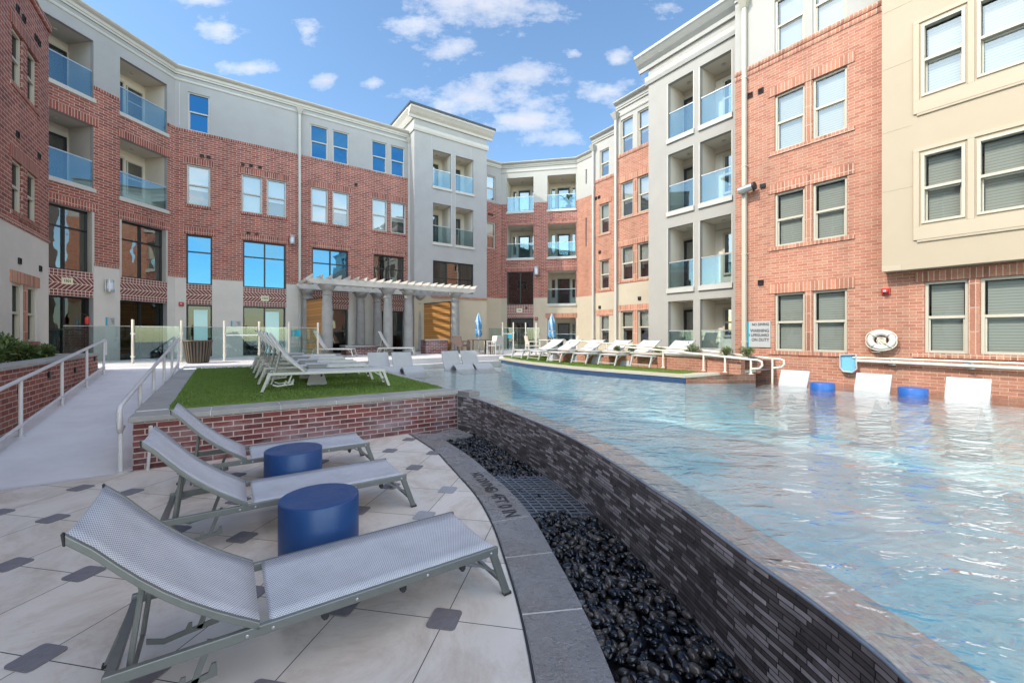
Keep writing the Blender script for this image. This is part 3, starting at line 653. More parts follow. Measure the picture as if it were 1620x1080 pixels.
# stencilled depth marking on two coping stones, with their painted letters
def marking(i0, lines, label, size, sym=False, sx=1):
    p, q, r, s = (Vector(v) for v in (cin[i0], cout[i0], cout[i0 + 1], cin[i0 + 1]))
    c = (p + q + r + s) / 4; u = ((s + r) - (p + q)).normalized(); up = Vector((-u.y, u.x))
    ang = math.atan2(u.y, u.x)
    t = thing('depth_marking', label, 'marking', (c.x, c.y, .0135), ang)
    L = ((s + r) / 2 - (p + q) / 2).length
    if sym:
        text_part('lettering', lines, size, M['paint_mark'], t, (-.07, .02, 0), (0, 0, 0), sx=sx, bold=.006)
        b = MB(); n = 20; R1 = size * .42
        for k in range(n):
            a0, a1 = 2 * math.pi * k / n, 2 * math.pi * (k + 1) / n
            b.face([(R1 * .8 * math.cos(a0), R1 * .8 * math.sin(a0), 0), (R1 * math.cos(a0), R1 * math.sin(a0), 0), (R1 * math.cos(a1), R1 * math.sin(a1), 0), (R1 * .8 * math.cos(a1), R1 * .8 * math.sin(a1), 0)])
        w = R1 * .09; b.face([(-R1 * .6 - w, R1 * .6 - w, .0004), (R1 * .6 - w, -R1 * .6 - w, .0004), (R1 * .6 + w, -R1 * .6 + w, .0004), (-R1 * .6 + w, R1 * .6 + w, .0004)])
        b.face([(-R1 * .5, -.012, .0003), (R1 * .5, .0, .0003), (R1 * .5, .012, .0003), (-R1 * .5, .012, .0003)])
        b.build('no_diving_symbol', M['paint_mark'], t, loc=(L / 2 - R1 * 1.35, .02, 0))
    else: text_part('lettering', lines, size, M['paint_mark'], t, (0, .02, 0), (0, 0, 0), sx=sx, bold=.006)
marking(3, 'NO DIVING', 'black stencilled NO DIVING words and symbol on a grey coping stone', .20, True, .70)
marking(4, '4FT 0 IN', 'black stencilled 4 FT 0 IN depth on a grey coping stone', .215, False, .86)

# ------------------------------------------------------------------ buildings
def unit(x, y): l = math.hypot(x, y); return (x / l, y / l)
DIR1 = unit(.177, .984); DIR2 = unit(1.4256, 1); DIRR = unit(.697, -1); DIR0 = unit(-.684, 1); DIR3 = unit(.98, -.19)
class Fac:
    """one flat front: P its left end on plan as seen from the court, d the way it runs to the right; k scales it about the eye"""
    def __init__(s, root, P, d, k=1):
        s.root, s.k, s.d = root, k, d; s.P = (P[0] * k, P[1] * k); s.ang = math.atan2(d[1], d[0]); s.fl = root.location
    def U(s, x):
        q = ray(x); return (q * s.P[1] - s.P[0]) / (s.d[0] - q * s.d[1])
    def Z(s, z): return H + s.k * (z - H)
    def zpx(s, x, y):                                      # height of a picture point that lies on this front
        u = s.U(x); Y = s.P[1] + s.d[1] * u; return H + (HZ - y) * Y / F
    def obj(s, name, mb, mats, parent=None, **kw):
        if parent: return mb.build(name, mats, parent, **kw)
        return mb.build(name, mats, s.root, loc=(s.P[0] - s.fl.x, s.P[1] - s.fl.y, 0), rz=s.ang, **kw)
    def at(s, u, out, z): # world point, out metres in front of the wall
        return (s.P[0] + s.d[0] * u + s.d[1] * out, s.P[1] + s.d[1] * u - s.d[0] * out, z)

def wall_sheet(f, name, u0, u1, z0, z1, holes, zone, mats, cuts_u=(), cuts_z=(), reveal=.13, rm=None):
    us = sorted({u0, u1, *[c for h in holes for c in h[:2]], *cuts_u}); zs = sorted({z0, z1, *[c for h in holes for c in h[2:4]], *cuts_z})
    us = [u for u in us if u0 <= u <= u1]; zs = [z for z in zs if z0 <= z <= z1]; b = MB()
    for a, c in zip(us, us[1:]):
        for p, q in zip(zs, zs[1:]):
            if c - a < 1e-5 or q - p < 1e-5: continue
            mu, mz = (a + c) / 2, (p + q) / 2
            if any(h[0] < mu < h[1] and h[2] < mz < h[3] for h in holes): continue
            b.face([(a, 0, p), (c, 0, p), (c, 0, q), (a, 0, q)], zone(mu, mz))
    for h in holes:
        a, c, p, q = h[:4]; dp = h[4] if len(h) > 4 else reveal; m = zone(a - .02, (p + q) / 2) if rm is None else rm
        b.face([(a, 0, p), (a, 0, q), (a, dp, q), (a, dp, p)], m); b.face([(c, 0, p), (c, dp, p), (c, dp, q), (c, 0, q)], m)
        b.face([(a, 0, q), (c, 0, q), (c, dp, q), (a, dp, q)], m); b.face([(a, 0, p), (a, dp, p), (c, dp, p), (c, 0, p)], m)
    return f.obj(name, b, mats, weld=True)

def frame_mb(u0, u1, z0, z1, w, y0, y1, b=None):
    b = b or MB(); b.box(u0, u0 + w, y0, y1, z0, z1); b.box(u1 - w, u1, y0, y1, z0, z1); b.box(u0 + w, u1 - w, y0, y1, z1 - w, z1); b.box(u0 + w, u1 - w, y0, y1, z0, z0 + w); return b
M['glass_sun'] = glass_mat('dimmed_window_glass', (.42, .47, .50), (.90, .94, .93), .16)  # window glass copy, reflection colour dimmed against the bright back sky
def sash(f, u0, u1, z0, z1, trim='trim', glass='glass', blind='blind', lower=1.0, upper=1.0, proud=0):
    w = .055; zm = (z0 + z1) / 2; b = frame_mb(u0, u1, z0, z1, w, .045 - proud, .12); b.box(u0 + w, u1 - w, .05 - proud, .11, zm - .03, zm + .03)
    b.box(u0 + w, u0 + w + .03, .075, .12, z0 + w, zm - .03); b.box(u1 - w - .03, u1 - w, .075, .12, z0 + w, zm - .03)
    fr = f.obj('window', b, M[trim], bevel=.004)
    b = MB(); b.face([(u0 + w, .095, zm), (u1 - w, .095, zm), (u1 - w, .095, z1 - w), (u0 + w, .095, z1 - w)]); b.face([(u0 + w, .112, z0 + w), (u1 - w, .112, z0 + w), (u1 - w, .112, zm), (u0 + w, .112, zm)]); b.build('pane', M[glass], fr)
    if blind:
        b = MB(); h = z1 - z0; zb = z0 + w + (h - 2 * w) * (1 - lower); b.box(u0 + w + .03, u1 - w - .03, .17, .18, zb, z1 - w - .02); b.build('blind', M[blind], fr)
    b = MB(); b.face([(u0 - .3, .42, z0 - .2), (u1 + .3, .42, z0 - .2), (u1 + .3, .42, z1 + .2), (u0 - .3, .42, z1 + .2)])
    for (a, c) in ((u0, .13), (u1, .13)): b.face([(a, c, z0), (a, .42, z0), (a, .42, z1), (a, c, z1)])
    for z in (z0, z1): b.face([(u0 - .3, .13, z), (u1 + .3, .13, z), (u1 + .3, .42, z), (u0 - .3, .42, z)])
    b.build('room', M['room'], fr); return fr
def store(f, u0, u1, z0, z1, cols=2, rows=(.66,), glass='glass_dark', door=None, deep=.13, lit=False, w=.06):
    b = frame_mb(u0, u1, z0, z1, w, deep - .07, deep + .03)
    for i in range(1, cols): x = u0 + (u1 - u0) * i / cols; b.box(x - w / 2, x + w / 2, deep - .06, deep + .02, z0 + w, z1 - w)
    for r in rows:
        z = z0 + (z1 - z0) * r; xs = [u0 + w] + [u0 + (u1 - u0) * i / cols for i in range(1, cols)] + [u1 - w]
        for i, (a, c) in enumerate(zip(xs, xs[1:])): b.box(a + (w / 2 if i else 0), c - (w / 2 if i < len(xs) - 2 else 0), deep - .06, deep + .02, z - w * .4, z + w * .4)
    fr = f.obj('window', b, M['dark'])
    b = MB(); b.face([(u0 + w, deep, z0 + w), (u1 - w, deep, z0 + w), (u1 - w, deep, z1 - w), (u0 + w, deep, z1 - w)]); b.build('pane', M[glass], fr)
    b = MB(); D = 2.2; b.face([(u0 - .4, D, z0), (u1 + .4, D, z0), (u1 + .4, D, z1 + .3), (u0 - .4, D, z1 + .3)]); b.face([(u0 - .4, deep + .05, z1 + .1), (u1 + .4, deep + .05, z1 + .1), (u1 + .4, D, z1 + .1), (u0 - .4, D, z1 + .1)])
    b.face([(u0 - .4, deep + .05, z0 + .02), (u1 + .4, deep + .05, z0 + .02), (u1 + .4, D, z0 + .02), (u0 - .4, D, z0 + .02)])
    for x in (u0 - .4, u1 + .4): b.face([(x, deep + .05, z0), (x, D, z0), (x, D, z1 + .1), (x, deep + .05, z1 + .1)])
    b.build('room', M['room_brightened' if lit else 'room'], fr)
    if lit or glass == 'glass_blue':
        b = MB(); rnd = random.Random(int(abs(u0) * 100)); b.build('ceiling_lamp', M['lamp_on'], fr) if False else None
    return fr
def lintel(f, u0, u1, z, h=.27, mat='soldier', name='lintel'):
    b = MB(); b.box(u0, u1, -.022, .03, z, z + h); return f.obj(name, b, M[mat])
def sill(f, u0, u1, z, mat='soldier', name='sill'):
    b = MB(); b.box(u0, u1, -.03, .04, z - .1, z); return f.obj(name, b, M[mat])
def balcony(f, u0, u1, z0, z1, depth=1.7, wallm='stucco', soff='soffit', slabm='trim', door='R', rail=True, railh=1.0, back='stucco', slab=.12, dwin=True, railstyle='blue'):
    b = MB(); y0 = .0
    b.face([(u0, .14, z0), (u1, .14, z0), (u1, depth, z0), (u0, depth, z0)], 1); b.face([(u0, .14, z1), (u0, depth, z1), (u1, depth, z1), (u1, .14, z1)], 0)
    b.face([(u0, .14, z0), (u0, depth, z0), (u0, depth, z1), (u0, .14, z1)], 0); b.face([(u1, .14, z0), (u1, .14, z1), (u1, depth, z1), (u1, depth, z0)], 0); b.face([(u0, depth, z0), (u1, depth, z0), (u1, depth, z1), (u0, depth, z1)], 0)
    base = f.obj('balcony', b, [M[wallm], M['conc']])
    w = u1 - u0; dz1 = z0 + min(2.1, (z1 - z0) * .84)
    du0, du1 = (u0 + w * .5, u0 + w * .95) if door == 'R' else (u0 + w * .05, u0 + w * .5) if door == 'L' else (u0 + w * .30, u0 + w * .74)
    if door == 'W':
        a, c, zl_ = u0 + w * .28, u0 + w * .76, z0 + .42
        b = frame_mb(a, c, zl_, dz1, .07, depth - .06, depth - .005); b.box(a + .07, c - .07, depth - .05, depth - .01, (zl_ + dz1) / 2 - .03, (zl_ + dz1) / 2 + .03); b.build('door_window', M['trim_cr'], base)
        b = MB(); b.box(a + .07, c - .07, depth - .03, depth - .012, zl_ + .07, dz1 - .07); b.build('door_pane', M['glass_dark'], base)
        b = MB(); b.box(u0 + .02, u1 - .02, depth - .02, depth - .002, dz1 + .12, dz1 + .16); b.build('door_trim', M['trim_cr'], base)
        dwin = False
    else:
      b = frame_mb(du0, du1, z0 + .02, dz1, .09, depth - .05, depth - .005); b.build('door', M['dark'], base)
      b = MB(); b.box(du0 + .09, du1 - .09, depth - .03, depth - .012, z0 + .11, dz1 - .09); b.build('door_pane', M['glass_dark2'] if 'glass_dark2' in M else M['glass_dark'], base)
      b = frame_mb(du0 - .08, du1 + .08, z0 + .0, dz1 + .08, .08, depth - .03, depth - .004); b.build('door_trim', M['trim_cr'], base)
    if dwin:
        spans = [(u0 + w * .08, du0 - .16)] if door == 'R' else [(du1 + .16, u0 + w * .94)] if door == 'L' else [(u0 + w * .06, du0 - .15), (du1 + .15, u0 + w * .96)]
        for (a, c) in spans:
            if c - a < .15: continue
            b = frame_mb(a, c, z0 + .55, dz1, .05, depth - .05, depth - .005); b.box(a + .05, c - .05, depth - .05, depth - .01, (z0 + .55 + dz1) / 2 - .025, (z0 + .55 + dz1) / 2 + .025); b.build('door_window', M['trim_cr'], base)
            b = MB(); b.box(a + .05, c - .05, depth - .03, depth - .012, z0 + .6, dz1 - .05); b.build('door_pane', M['glass_dark'], base)
    b = MB(); b.lathe([(.06, -.03), (.07, 0)], 12, ((u0 + u1) / 2, depth * .55, z1 - .002)); b.build('ceiling_lamp', M['trim'], base)
    if slab:
        b = MB(); b.box(u0 - .05, u1 + .05, -.06, .14, z0 - slab, z0 + .02); b.build('slab_edge', M[slabm], base)
    if rail:
        b = MB(); b.box(u0 + .03, u1 - .03, .045, .057, z0 + .06, z0 + railh); g = b.build('balustrade', M['rail_glass'], base)
        b = MB(); b.box(u0 + .02, u1 - .02, .03, .072, z0 + railh, z0 + railh + .035); b.build('top_rail', M['silver'], g); b = MB(); b.box(u0 + .02, u1 - .02, .036, .066, z0 + .03, z0 + .062); b.build('bottom_rail', M['silver'], g)
    return base
def cornice(f, u0, u1, z, kind='main', capm='trim'):
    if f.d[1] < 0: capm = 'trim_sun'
    b = MB()
    if kind == 'main':
        b.side_prism([(0, z - .34), (-.05, z - .34), (-.05, z - .27), (-.08, z - .25), (-.08, z - .14), (-.18, z - .09), (-.23, z - .04), (-.23, z), (0, z)], 0, 1)
    else:
        b.side_prism([(0, z - .55), (-.08, z - .55), (-.10, z - .42), (-.22, z - .30), (-.34, z - .14), (-.38, z - .10), (-.38, z), (0, z)], 0, 1)
    b.v = [(u0 + (u1 - u0) * y, x, zz) for (x, y, zz) in b.v]
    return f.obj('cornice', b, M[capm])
def band(f, u0, u1, z0, z1, out=.08, mat='trim', name='moulding'):
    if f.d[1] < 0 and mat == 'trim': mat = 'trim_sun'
    b = MB(); b.side_prism([(0, z0), (-out * .6, z0), (-out, z0 + (z1 - z0) * .4), (-out, z1 - .03), (-out * .7, z1), (0, z1)], 0, 1); b.v = [(u0 + (u1 - u0) * y, x, zz) for (x, y, zz) in b.v]
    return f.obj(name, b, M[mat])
def downspout(f, u, z0, z1, mat='trim', head=True, name='downspout'):
    b = MB(); b.box(u - .055, u + .055, -.14, -.03, z0, z1)
    if head: b.hexa([(u - .06, -.15, z1), (u + .06, -.15, z1), (u + .06, -.0, z1), (u - .06, 0, z1), (u - .16, -.30, z1 + .28), (u + .16, -.30, z1 + .28), (u + .16, 0, z1 + .28), (u - .16, 0, z1 + .28)])
    z = z0 + .8
    while z < z1: b.box(u - .075, u + .075, -.145, -.0, z, z + .04); z += 2.6
    return f.obj(name, b, M[mat], bevel=.006)
def vents(f, spots, name='wall_vent'):
    for (u, z) in spots:
        b = frame_mb(u - .075, u + .075, z - .075, z + .075, .014, -.03, .01)
        for i in range(4): b.hexa([(u - .06, -.024, z - .06 + i * .03), (u + .06, -.024, z - .06 + i * .03), (u + .06, -.004, z - .045 + i * .03), (u - .06, -.004, z - .045 + i * .03), (u - .06, -.022, z - .056 + i * .03), (u + .06, -.022, z - .056 + i * .03), (u + .06, -.002, z - .041 + i * .03), (u - .06, -.002, z - .041 + i * .03)])
        f.obj(name, b, M['dark'])
def roof_slab(f, u0, u1, z, depth):
    b = MB(); b.box(u0, u1, .05, depth, z - .15, z); return f.obj('roof', b, M['stucco'])
def rear(f, u0, u1, z0, z1, depth):
    b = MB(); b.face([(u0, depth, z0), (u1, depth, z0), (u1, depth, z1), (u0, depth, z1)]); return f.obj('rear_wall', b, M['stucco'])
LK = 1.15
# --- brick wing at the very left, running back past the camera
wing0 = thing('apartment_wing', 'dark red brick wing over pale stone base beside the planter ramp', 'building', (-12.81, 11.65, 0))
P0 = (-9.64 + .684 * 9, 7.94 - 9)                          # its near end, behind the camera
f0 = Fac(wing0, P0, DIR0, LK); uE = f0.U(77)
zc = f0.Z(4.125); ztop = f0.Z(9.36)
wins = []
for (xa, xb) in ((19, 36), (43.5, 58.5)):
    for (za, zb) in ((6.95, 8.45), (4.42, 5.75 + .1)):
        pass
cw = [(f0.U(19), f0.U(36)), (f0.U(43.5), f0.U(58.8))]
zw = [(f0.zpx(28, 139), f0.zpx(28, 52)), (f0.zpx(28, 337), f0.zpx(28, 256)), (f0.zpx(30, 541), f0.zpx(30, 449))]
for (a, c) in cw:
    for (p, q) in zw: wins.append((a, c, p, q))
for sh in (3.2, 6.4, 9.6):                                  # more of the same rhythm towards and behind the camera
    for (a, c) in cw:
        for (p, q) in zw: wins.append((a - sh, c - sh, p, q))
bandz = (zw[2][0] - .0, zw[2][1])
def zone0(u, z):
    if z < zc: return 1
    return 0
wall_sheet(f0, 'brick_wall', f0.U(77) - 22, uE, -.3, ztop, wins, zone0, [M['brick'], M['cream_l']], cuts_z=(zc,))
b = MB(); b.face([(uE, 0, -.3), (uE, 3.4, -.3), (uE, 3.4, ztop), (uE, 0, ztop)]); f0.obj('end_wall', b, M['brick'])
for (a, c, p, q) in wins: sash(f0, a, c, p, q, 'trim_cr', 'glass_lobby', 'blind_b' if random.random() < .35 else None, lower=.5)
for sh in (0, 3.2, 6.4, 9.6):
    for (p, q) in zw:
        lintel(f0, cw[0][0] - sh - .12, cw[1][1] - sh + .12, q + .01, .27, 'soldier_sun' if q < 4 else 'soldier'); sill(f0, cw[0][0] - sh - .1, cw[1][1] - sh + .1, p)
    b = MB(); b.box(cw[0][1] - sh + .02, cw[1][0] - sh - .02, -.012, .05, zw[2][0], zw[2][1]); f0.obj('brick_pier', b, M['soldier_sun'])
band(f0, uE - 22, uE + .0, ztop - .2, ztop, .07, 'brick', 'brick_coping'); band(f0, uE - 22, uE, zc - .0, zc + .09, .03, 'soldier', 'brick_ledge')
b = MB(); b.face([(uE - 22, 1.5, ztop - .2), (uE, 1.5, ztop - .2), (uE, 1.5, f0.Z(12.1)), (uE - 22, 1.5, f0.Z(12.1))]); b.face([(uE, 1.5, ztop - .2), (uE, 6, ztop - .2), (uE, 6, f0.Z(12.1)), (uE, 1.5, f0.Z(12.1))]); b.face([(uE - 22, 0, ztop - .2), (uE, 0, ztop - .2), (uE, 6, ztop - .2), (uE - 22, 6, ztop - .2)]); f0.obj('upper_storey', b, M['stucco'])
vents(f0, [(f0.U(27), f0.zpx(27, 14)), (f0.U(37), f0.zpx(37, 30)), (f0.U(56), f0.zpx(56, 60)), (f0.U(61), f0.zpx(61, 68)), (f0.U(27), f0.zpx(27, 213)), (f0.U(61), f0.zpx(61, 247)), (f0.U(30), f0.zpx(30, 413)), (f0.U(63), f0.zpx(63, 425))])
roof_slab(f0, uE - 22, uE, f0.Z(12.1), 6)

# --- corner wing: a short chamfer with balconies, then the long shaded front
wing1 = thing('apartment_wing', 'shaded red brick and grey stucco wing with storefront lobby behind the glass fence', 'building', (-12.77 * LK, 15.98 * LK, 0))
f1 = Fac(wing1, (-12.77 - DIR1[0] * 5.4, 15.98 - DIR1[1] * 5.4), DIR1, LK); f2 = Fac(wing1, (-12.77, 15.98), DIR2, LK)
zt, zbt, zcr = f2.Z(12.12), f2.Z(9.78), f2.Z(4.12)
pz = (f2.Z(3.12), f2.Z(3.84)); sz = (f2.Z(3.88), f2.Z(5.80)); dz = (PATIO, f2.Z(3.10)); b3 = (f2.Z(6.52), f2.Z(8.53)); b4 = (f2.Z(9.36), f2.Z(11.22))
u1e = 5.4 * LK; bayA = (f1.U(66), f1.U(148)); bayB = (f1.U(190), f1.U(264.5))
holes = []
for (a, c) in (bayA, bayB): holes += [(a, c, *b4, .16), (a, c, *b3, .16), (a, c, *sz, .3), (a, c, *dz, .3)]
def zone1(u, z):
    inbay = any(a - .02 < u < c + .02 for a, c in (bayA, bayB))
    if z > zbt: return 1
    if inbay and pz[0] - .05 < z < pz[1] + .06: return 3
    if z < zcr and not (inbay and z > sz[0]): return 2
    return 0
W1M = [M['brick'], M['stucco'], M['cream_l'], M['herring']]
wall_sheet(f1, 'wall', f1.U(55), u1e, PATIO - .5, zt, holes, zone1, W1M, cuts_u=(bayA[0], bayA[1], bayB[0], bayB[1]), cuts_z=(zbt, zcr, pz[0], pz[1]), rm=1)
for i, (a, c) in enumerate((bayA, bayB)):
    [balcony(f1, a, c, *bz_, door='R' if i == 0 else 'L', dwin=True, depth=1.15, wallm='soffit' if i == 0 else 'balc') for bz_ in (b4, b3)]
    store(f1, a, c, *sz, 2, (.68,), 'glass_dark', deep=.28); store(f1, a, c, *dz, 2, (.5,), 'glass_lobby', deep=.28)
    lintel(f1, a - .06, c + .16, sz[1] + .01, .29); lintel(f1, a - .06, c + .16, b3[1] + .01, .29)
    for x0, x1 in ((a - .02, a + .05), (c - .05, c + .02)): b = MB(); b.box(x0, x1, -.01, .26, *sz); f1.obj('jamb', b, M['trim'])
for (a, c) in ((f1.U(148.6), f1.U(189)), (f1.U(265.2), u1e - .01)):
    for z0_, z1_ in ((zbt - .08, zbt + .04), (zcr, zcr + .1)): b = MB(); b.box(a, c, -.02, .02, z0_, z1_); f1.obj('brick_ledge', b, M['soldier'])
cornice(f1, f1.U(55), u1e + .12, zt); band(f1, f1.U(55), u1e + .03, zt - .60, zt - .50, .04)
# long front
T_ = f2.U(647) + .6
cols4 = [(297, 332), (491, 519), (526, 552), (588, 612), (618, 640)]
cols3 = [(295.5, 333), (382, 415), (422, 453), (492, 519), (526, 552), (589, 612.5), (618, 642)]
st2 = [(294.5, 335.5, 1), (384.5, 452, 2), (494, 551, 2), (591, 639, 2)]
up = lambda L: [(f2.U(a), f2.U(c)) for a, c in L]
w4, w3 = up(cols4), up(cols3); s2 = [(f2.U(a), f2.U(c), n) for a, c, n in st2]
w4z, w3z = (f2.Z(9.80), f2.Z(11.27)), (f2.Z(6.95), f2.Z(8.49))
holes = [(a, c, *w4z) for a, c in w4] + [(a, c, *w3z) for a, c in w3] + [(a, c, *sz, .2) for a, c, n in s2] + [(a, c, *dz, .3) for a, c, n in s2]
def zone2(u, z):
    inbay = any(a - .02 < u < c + .02 for a, c, n in s2)
    if z > zbt: return 1
    if inbay and pz[0] - .05 < z < pz[1] + .06: return 3
    if z < zcr and not (inbay and z > sz[0]): return 2
    return 0
wall_sheet(f2, 'wall', 0, T_, PATIO - .5, zt, holes, zone2, W1M, cuts_u=[v for a, c, n in s2 for v in (a, c)], cuts_z=(zbt, zcr, pz[0], pz[1]))
for i, (a, c) in enumerate(w4): sash(f2, a, c, *w4z, 'trim', 'glass_navy', 'blind_b', lower=.5)
for i, (a, c) in enumerate(w3): sash(f2, a, c, *w3z, 'trim', 'glass', 'blind_b' if i < 5 else 'blind', lower=1 if i % 2 else .62)
b = MB()
for x in (284,): u = f2.U(x); b.box(u - .012, u + .012, -.012, .0, f2.Z(9.9), zt - .7)
f2.obj('panel_joint', b, M['trim'])
for (a, c) in ((w3[0][0], w3[0][1]), (w3[1][0], w3[2][1]), (w3[3][0], w3[4][1]), (w3[5][0], w3[6][1])): lintel(f2, a - .14, c + .14, w3z[1] + .01, .29); sill(f2, a - .06, c + .06, w3z[0])
for i, (a, c, n) in enumerate(s2):
    store(f2, a, c, *sz, n, (.66,), 'glass_blue' if i < 3 else 'glass_dark', deep=.18); lintel(f2, a - .12, c + .12, sz[1] + .01, .29)
    d = store(f2, a, c, *dz, n, () if i < 2 else (.5,), 'glass_lobby', deep=.28, lit=(i == 0))
    if i < 2:
        m_ = a + (c - a) * (.28 if i == 0 else .52); e_ = a + (c - a) * (.82 if i == 0 else .85); b = MB(); b.box(m_, e_, .24, .26, PATIO + .05, dz[1] - .22); b.build('door_film', M['frost'], d)
def edges(u0, u1, gaps):
    out = []; x = u0
    for a, c in sorted(gaps):
        if a > x: out.append((x, a))
        x = max(x, c)
    if x < u1: out.append((x, u1))
    return out
b = MB(); b.box(0.01, T_, -.02, .02, zbt - .10, zbt + .015); f2.obj('brick_ledge', b, M['soldier'])
for a, c in edges(0.01, T_, [(a - .005, c + .005) for a, c, n in s2]): b = MB(); b.box(a, c, -.02, .02, zcr, zcr + .1); f2.obj('brick_ledge', b, M['soldier'])
cornice(f2, -.12, T_, zt); band(f2, -.03, T_, zt - .60, zt - .50, .04)
downspout(f2, f2.U(473.5), PATIO, zt - .7); downspout(f2, f2.U(646), f2.Z(4.2), zt - .7)
vents(f2, [(f2.U(x), f2.zpx(x, y)) for x, y in ((319.5, 247), (330, 249), (384, 260), (397, 262), (411, 265), (393, 369), (406, 371), (563, 292))])
roof_slab(f1, f1.U(55), u1e, zt - .3, 6); roof_slab(f2, 0, T_, zt - .3, 7); rear(f2, -4, T_, 0, zt, 7); rear(f1, f1.U(55), u1e + 3, 0, zt, 6)

# --- left stucco tower
tw = thing('stair_tower', 'shaded grey stucco tower with paired balconies beside the pergola', 'building', (-4.8 * LK, 20.72 * LK, 0))
ft = Fac(tw, (-4.8, 20.72), DIR2, LK); tE = ft.U(770); tt = ft.Z(13.05)
tb = [(ft.U(685), ft.U(713.5)), (ft.U(721), ft.U(749))]; t4 = (ft.Z(9.42), ft.Z(11.28)); t3 = (ft.Z(6.58), ft.Z(8.6)); ts_ = (ft.zpx(717, 463), ft.zpx(717, 415)); zl = ft.zpx(722, 471)
holes = [(a, c, *z, .15) for a, c in tb for z in (t4, t3)] + [(tb[0][0], tb[1][1], *ts_)]
wall_sheet(ft, 'wall', 0, tE, PATIO - .5, tt, holes, lambda u, z: 1 if z < zl else 0, [M['stucco'], M['cream']], cuts_z=(zl,), rm=0)
for a, c in tb:
    balcony(ft, a, c, *t4, door='C', dwin=False, depth=1.2, wallm='balc'); balcony(ft, a, c, *t3, door='C', dwin=False, depth=1.2, wallm='balc')
store(ft, tb[0][0], tb[1][1], *ts_, 3, (.45,), 'glass_dark')
b = MB()
for x, y0, y1 in ((0, -.0, 3.5), (tE, 0, 3.5)): b.face([(x, 0, PATIO - .5), (x, y1, PATIO - .5), (x, y1, tt), (x, 0, tt)])
ft.obj('side_wall', b, M['stucco'])
cornice(ft, -.36, tE + .36, tt, 'big'); band(ft, -.09, tE + .09, tt - 1.22, tt - .92, .09)
b = MB(); b.side_prism([(0, tt - .55), (-.08, tt - .55), (-.22, tt - .3), (-.38, tt - .1), (-.38, tt), (0, tt)], 0, 3.0); b.v = [(x, y, z) for x, y, z in b.v]; b.side_prism([(0, tt - 1.22), (-.05, tt - 1.22), (-.09, tt - 1.1), (-.09, tt - .92), (0, tt - .92)], 0, 3.0); ft.obj('side_cornice', b, M['trim'])
b = MB(); b.box(-.42, tE + .42, -.42, 3.4, tt, tt + .12); ft.obj('roof_cap', b, M['roofcap'])
b = MB(); b.box(tb[0][0] - .1, tE + .02, -.05, .04, zl - .05, zl + .06); ft.obj('brick_ledge', b, M['brick_sun'])
b = MB()
for x in (714.5, 720.2): u = ft.U(x); b.box(u - .012, u + .012, -.01, .004, t3[0], t4[1] + .1)
u = ft.U(682.5); b.box(u - .01, u + .01, -.01, .002, t4[1], tt - 1.3); u = ft.U(745); b.box(u - .01, u + .01, -.01, .002, t4[1], tt - 1.3); ft.obj('panel_joint', b, M['trim'])

# --- far wing at the end of the court
far = thing('apartment_wing', 'brick and cream wing with six balconies closing the far end of the court', 'building', (-.645 * LK, 25.3 * LK, 0))
f3a = Fac(far, (-.645 - DIR2[0] * 4, 25.3 - DIR2[1] * 4), DIR2, LK); f3 = Fac(far, (-.645, 25.3), DIR3, LK); e3 = f3.U(913)
z3t, z3b, z3c = f3.Z(12.15), f3.Z(9.72), f3.Z(4.1)
LV = [(f3.zpx(823, 335), f3.zpx(823, 281)), (f3.zpx(823, 409), f3.zpx(823, 357)), (f3.zpx(823, 482), f3.zpx(823, 430)), (PATIO, f3.zpx(823, 503))]
cA, cB = (f3.U(802), f3.U(844)), (f3.U(866), f3.U(911))
holes = [(*c, *LV[i], .15) for c in (cA, cB) for i in (0, 1, 2)] + [(*cA, *LV[3], .15), (*cB, *LV[3], .15)]
def zone3(u, z):
    if z > z3b: return 1
    if cA[0] < u < cA[1] and LV[3][1] < z < LV[2][0]: return 3
    if z < z3c: return 2
    return 0
wall_sheet(f3, 'wall', 0, e3 + .1, PATIO - .5, z3t, holes, zone3, [M['brick'], M['stucco_w'], M['cream'], M['herring_far']], cuts_u=(cA[0], cA[1]), cuts_z=(z3b, z3c, LV[3][1], LV[2][0]), rm=1)
for c in (cA, cB):
    for i in (0, 1): balcony(f3, *c, *LV[i], door='C', depth=1.6, wallm='balc')
balcony(f3, *cB, *LV[2], door='C', depth=1.6, wallm='balc'); store(f3, *cA, *LV[2], 2, (), 'glass_dark', deep=.12)
balcony(f3, *cB, *LV[3], door='C', depth=1.6, wallm='balc', slab=0); store(f3, *cA, *LV[3], 2, (), 'glass_dark', deep=.12)
for c in (cA, cB):
    for i in (1, 2): lintel(f3, c[0] - .1, c[1] + .1, LV[i][1] + .01, .29)
lintel(f3, cB[0] - .15, cB[1] + .2, LV[3][1] + .01, .3, 'soldier_sun')
cornice(f3, -.1, e3 + .1, z3t); band(f3, -.03, e3 + .1, z3t - .66, z3t - .55, .04)
ua = f3a.U(770); ub = f3a.U(783.5)
h3a = [(ua, ub, f3a.zpx(777, 317), f3a.zpx(777, 278)), (ua, ub, f3a.zpx(777, 393), f3a.zpx(777, 352))]
wall_sheet(f3a, 'wall', 0, 4 * LK, PATIO - .5, z3t, h3a, lambda u, z: 1 if z > z3b else 2 if z < z3c else 0, [M['brick'], M['stucco'], M['cream']], cuts_z=(z3b, z3c))
for h in h3a: sash(f3a, *h, 'trim', 'glass', 'blind', lower=.55)
cornice(f3a, 0, 4 * LK + .1, z3t); roof_slab(f3, -2, e3 + 4, z3t - .3, 6)
vents(f3, [(f3.U(x), f3.zpx(x, y)) for x, y in ((792, 424), (787, 487), (833, 487))]); vents(f3a, [(f3a.U(774), f3a.zpx(774, 339)), (f3a.U(778), f3a.zpx(778, 340))])
E3 = f3.at(e3, 0, 0)

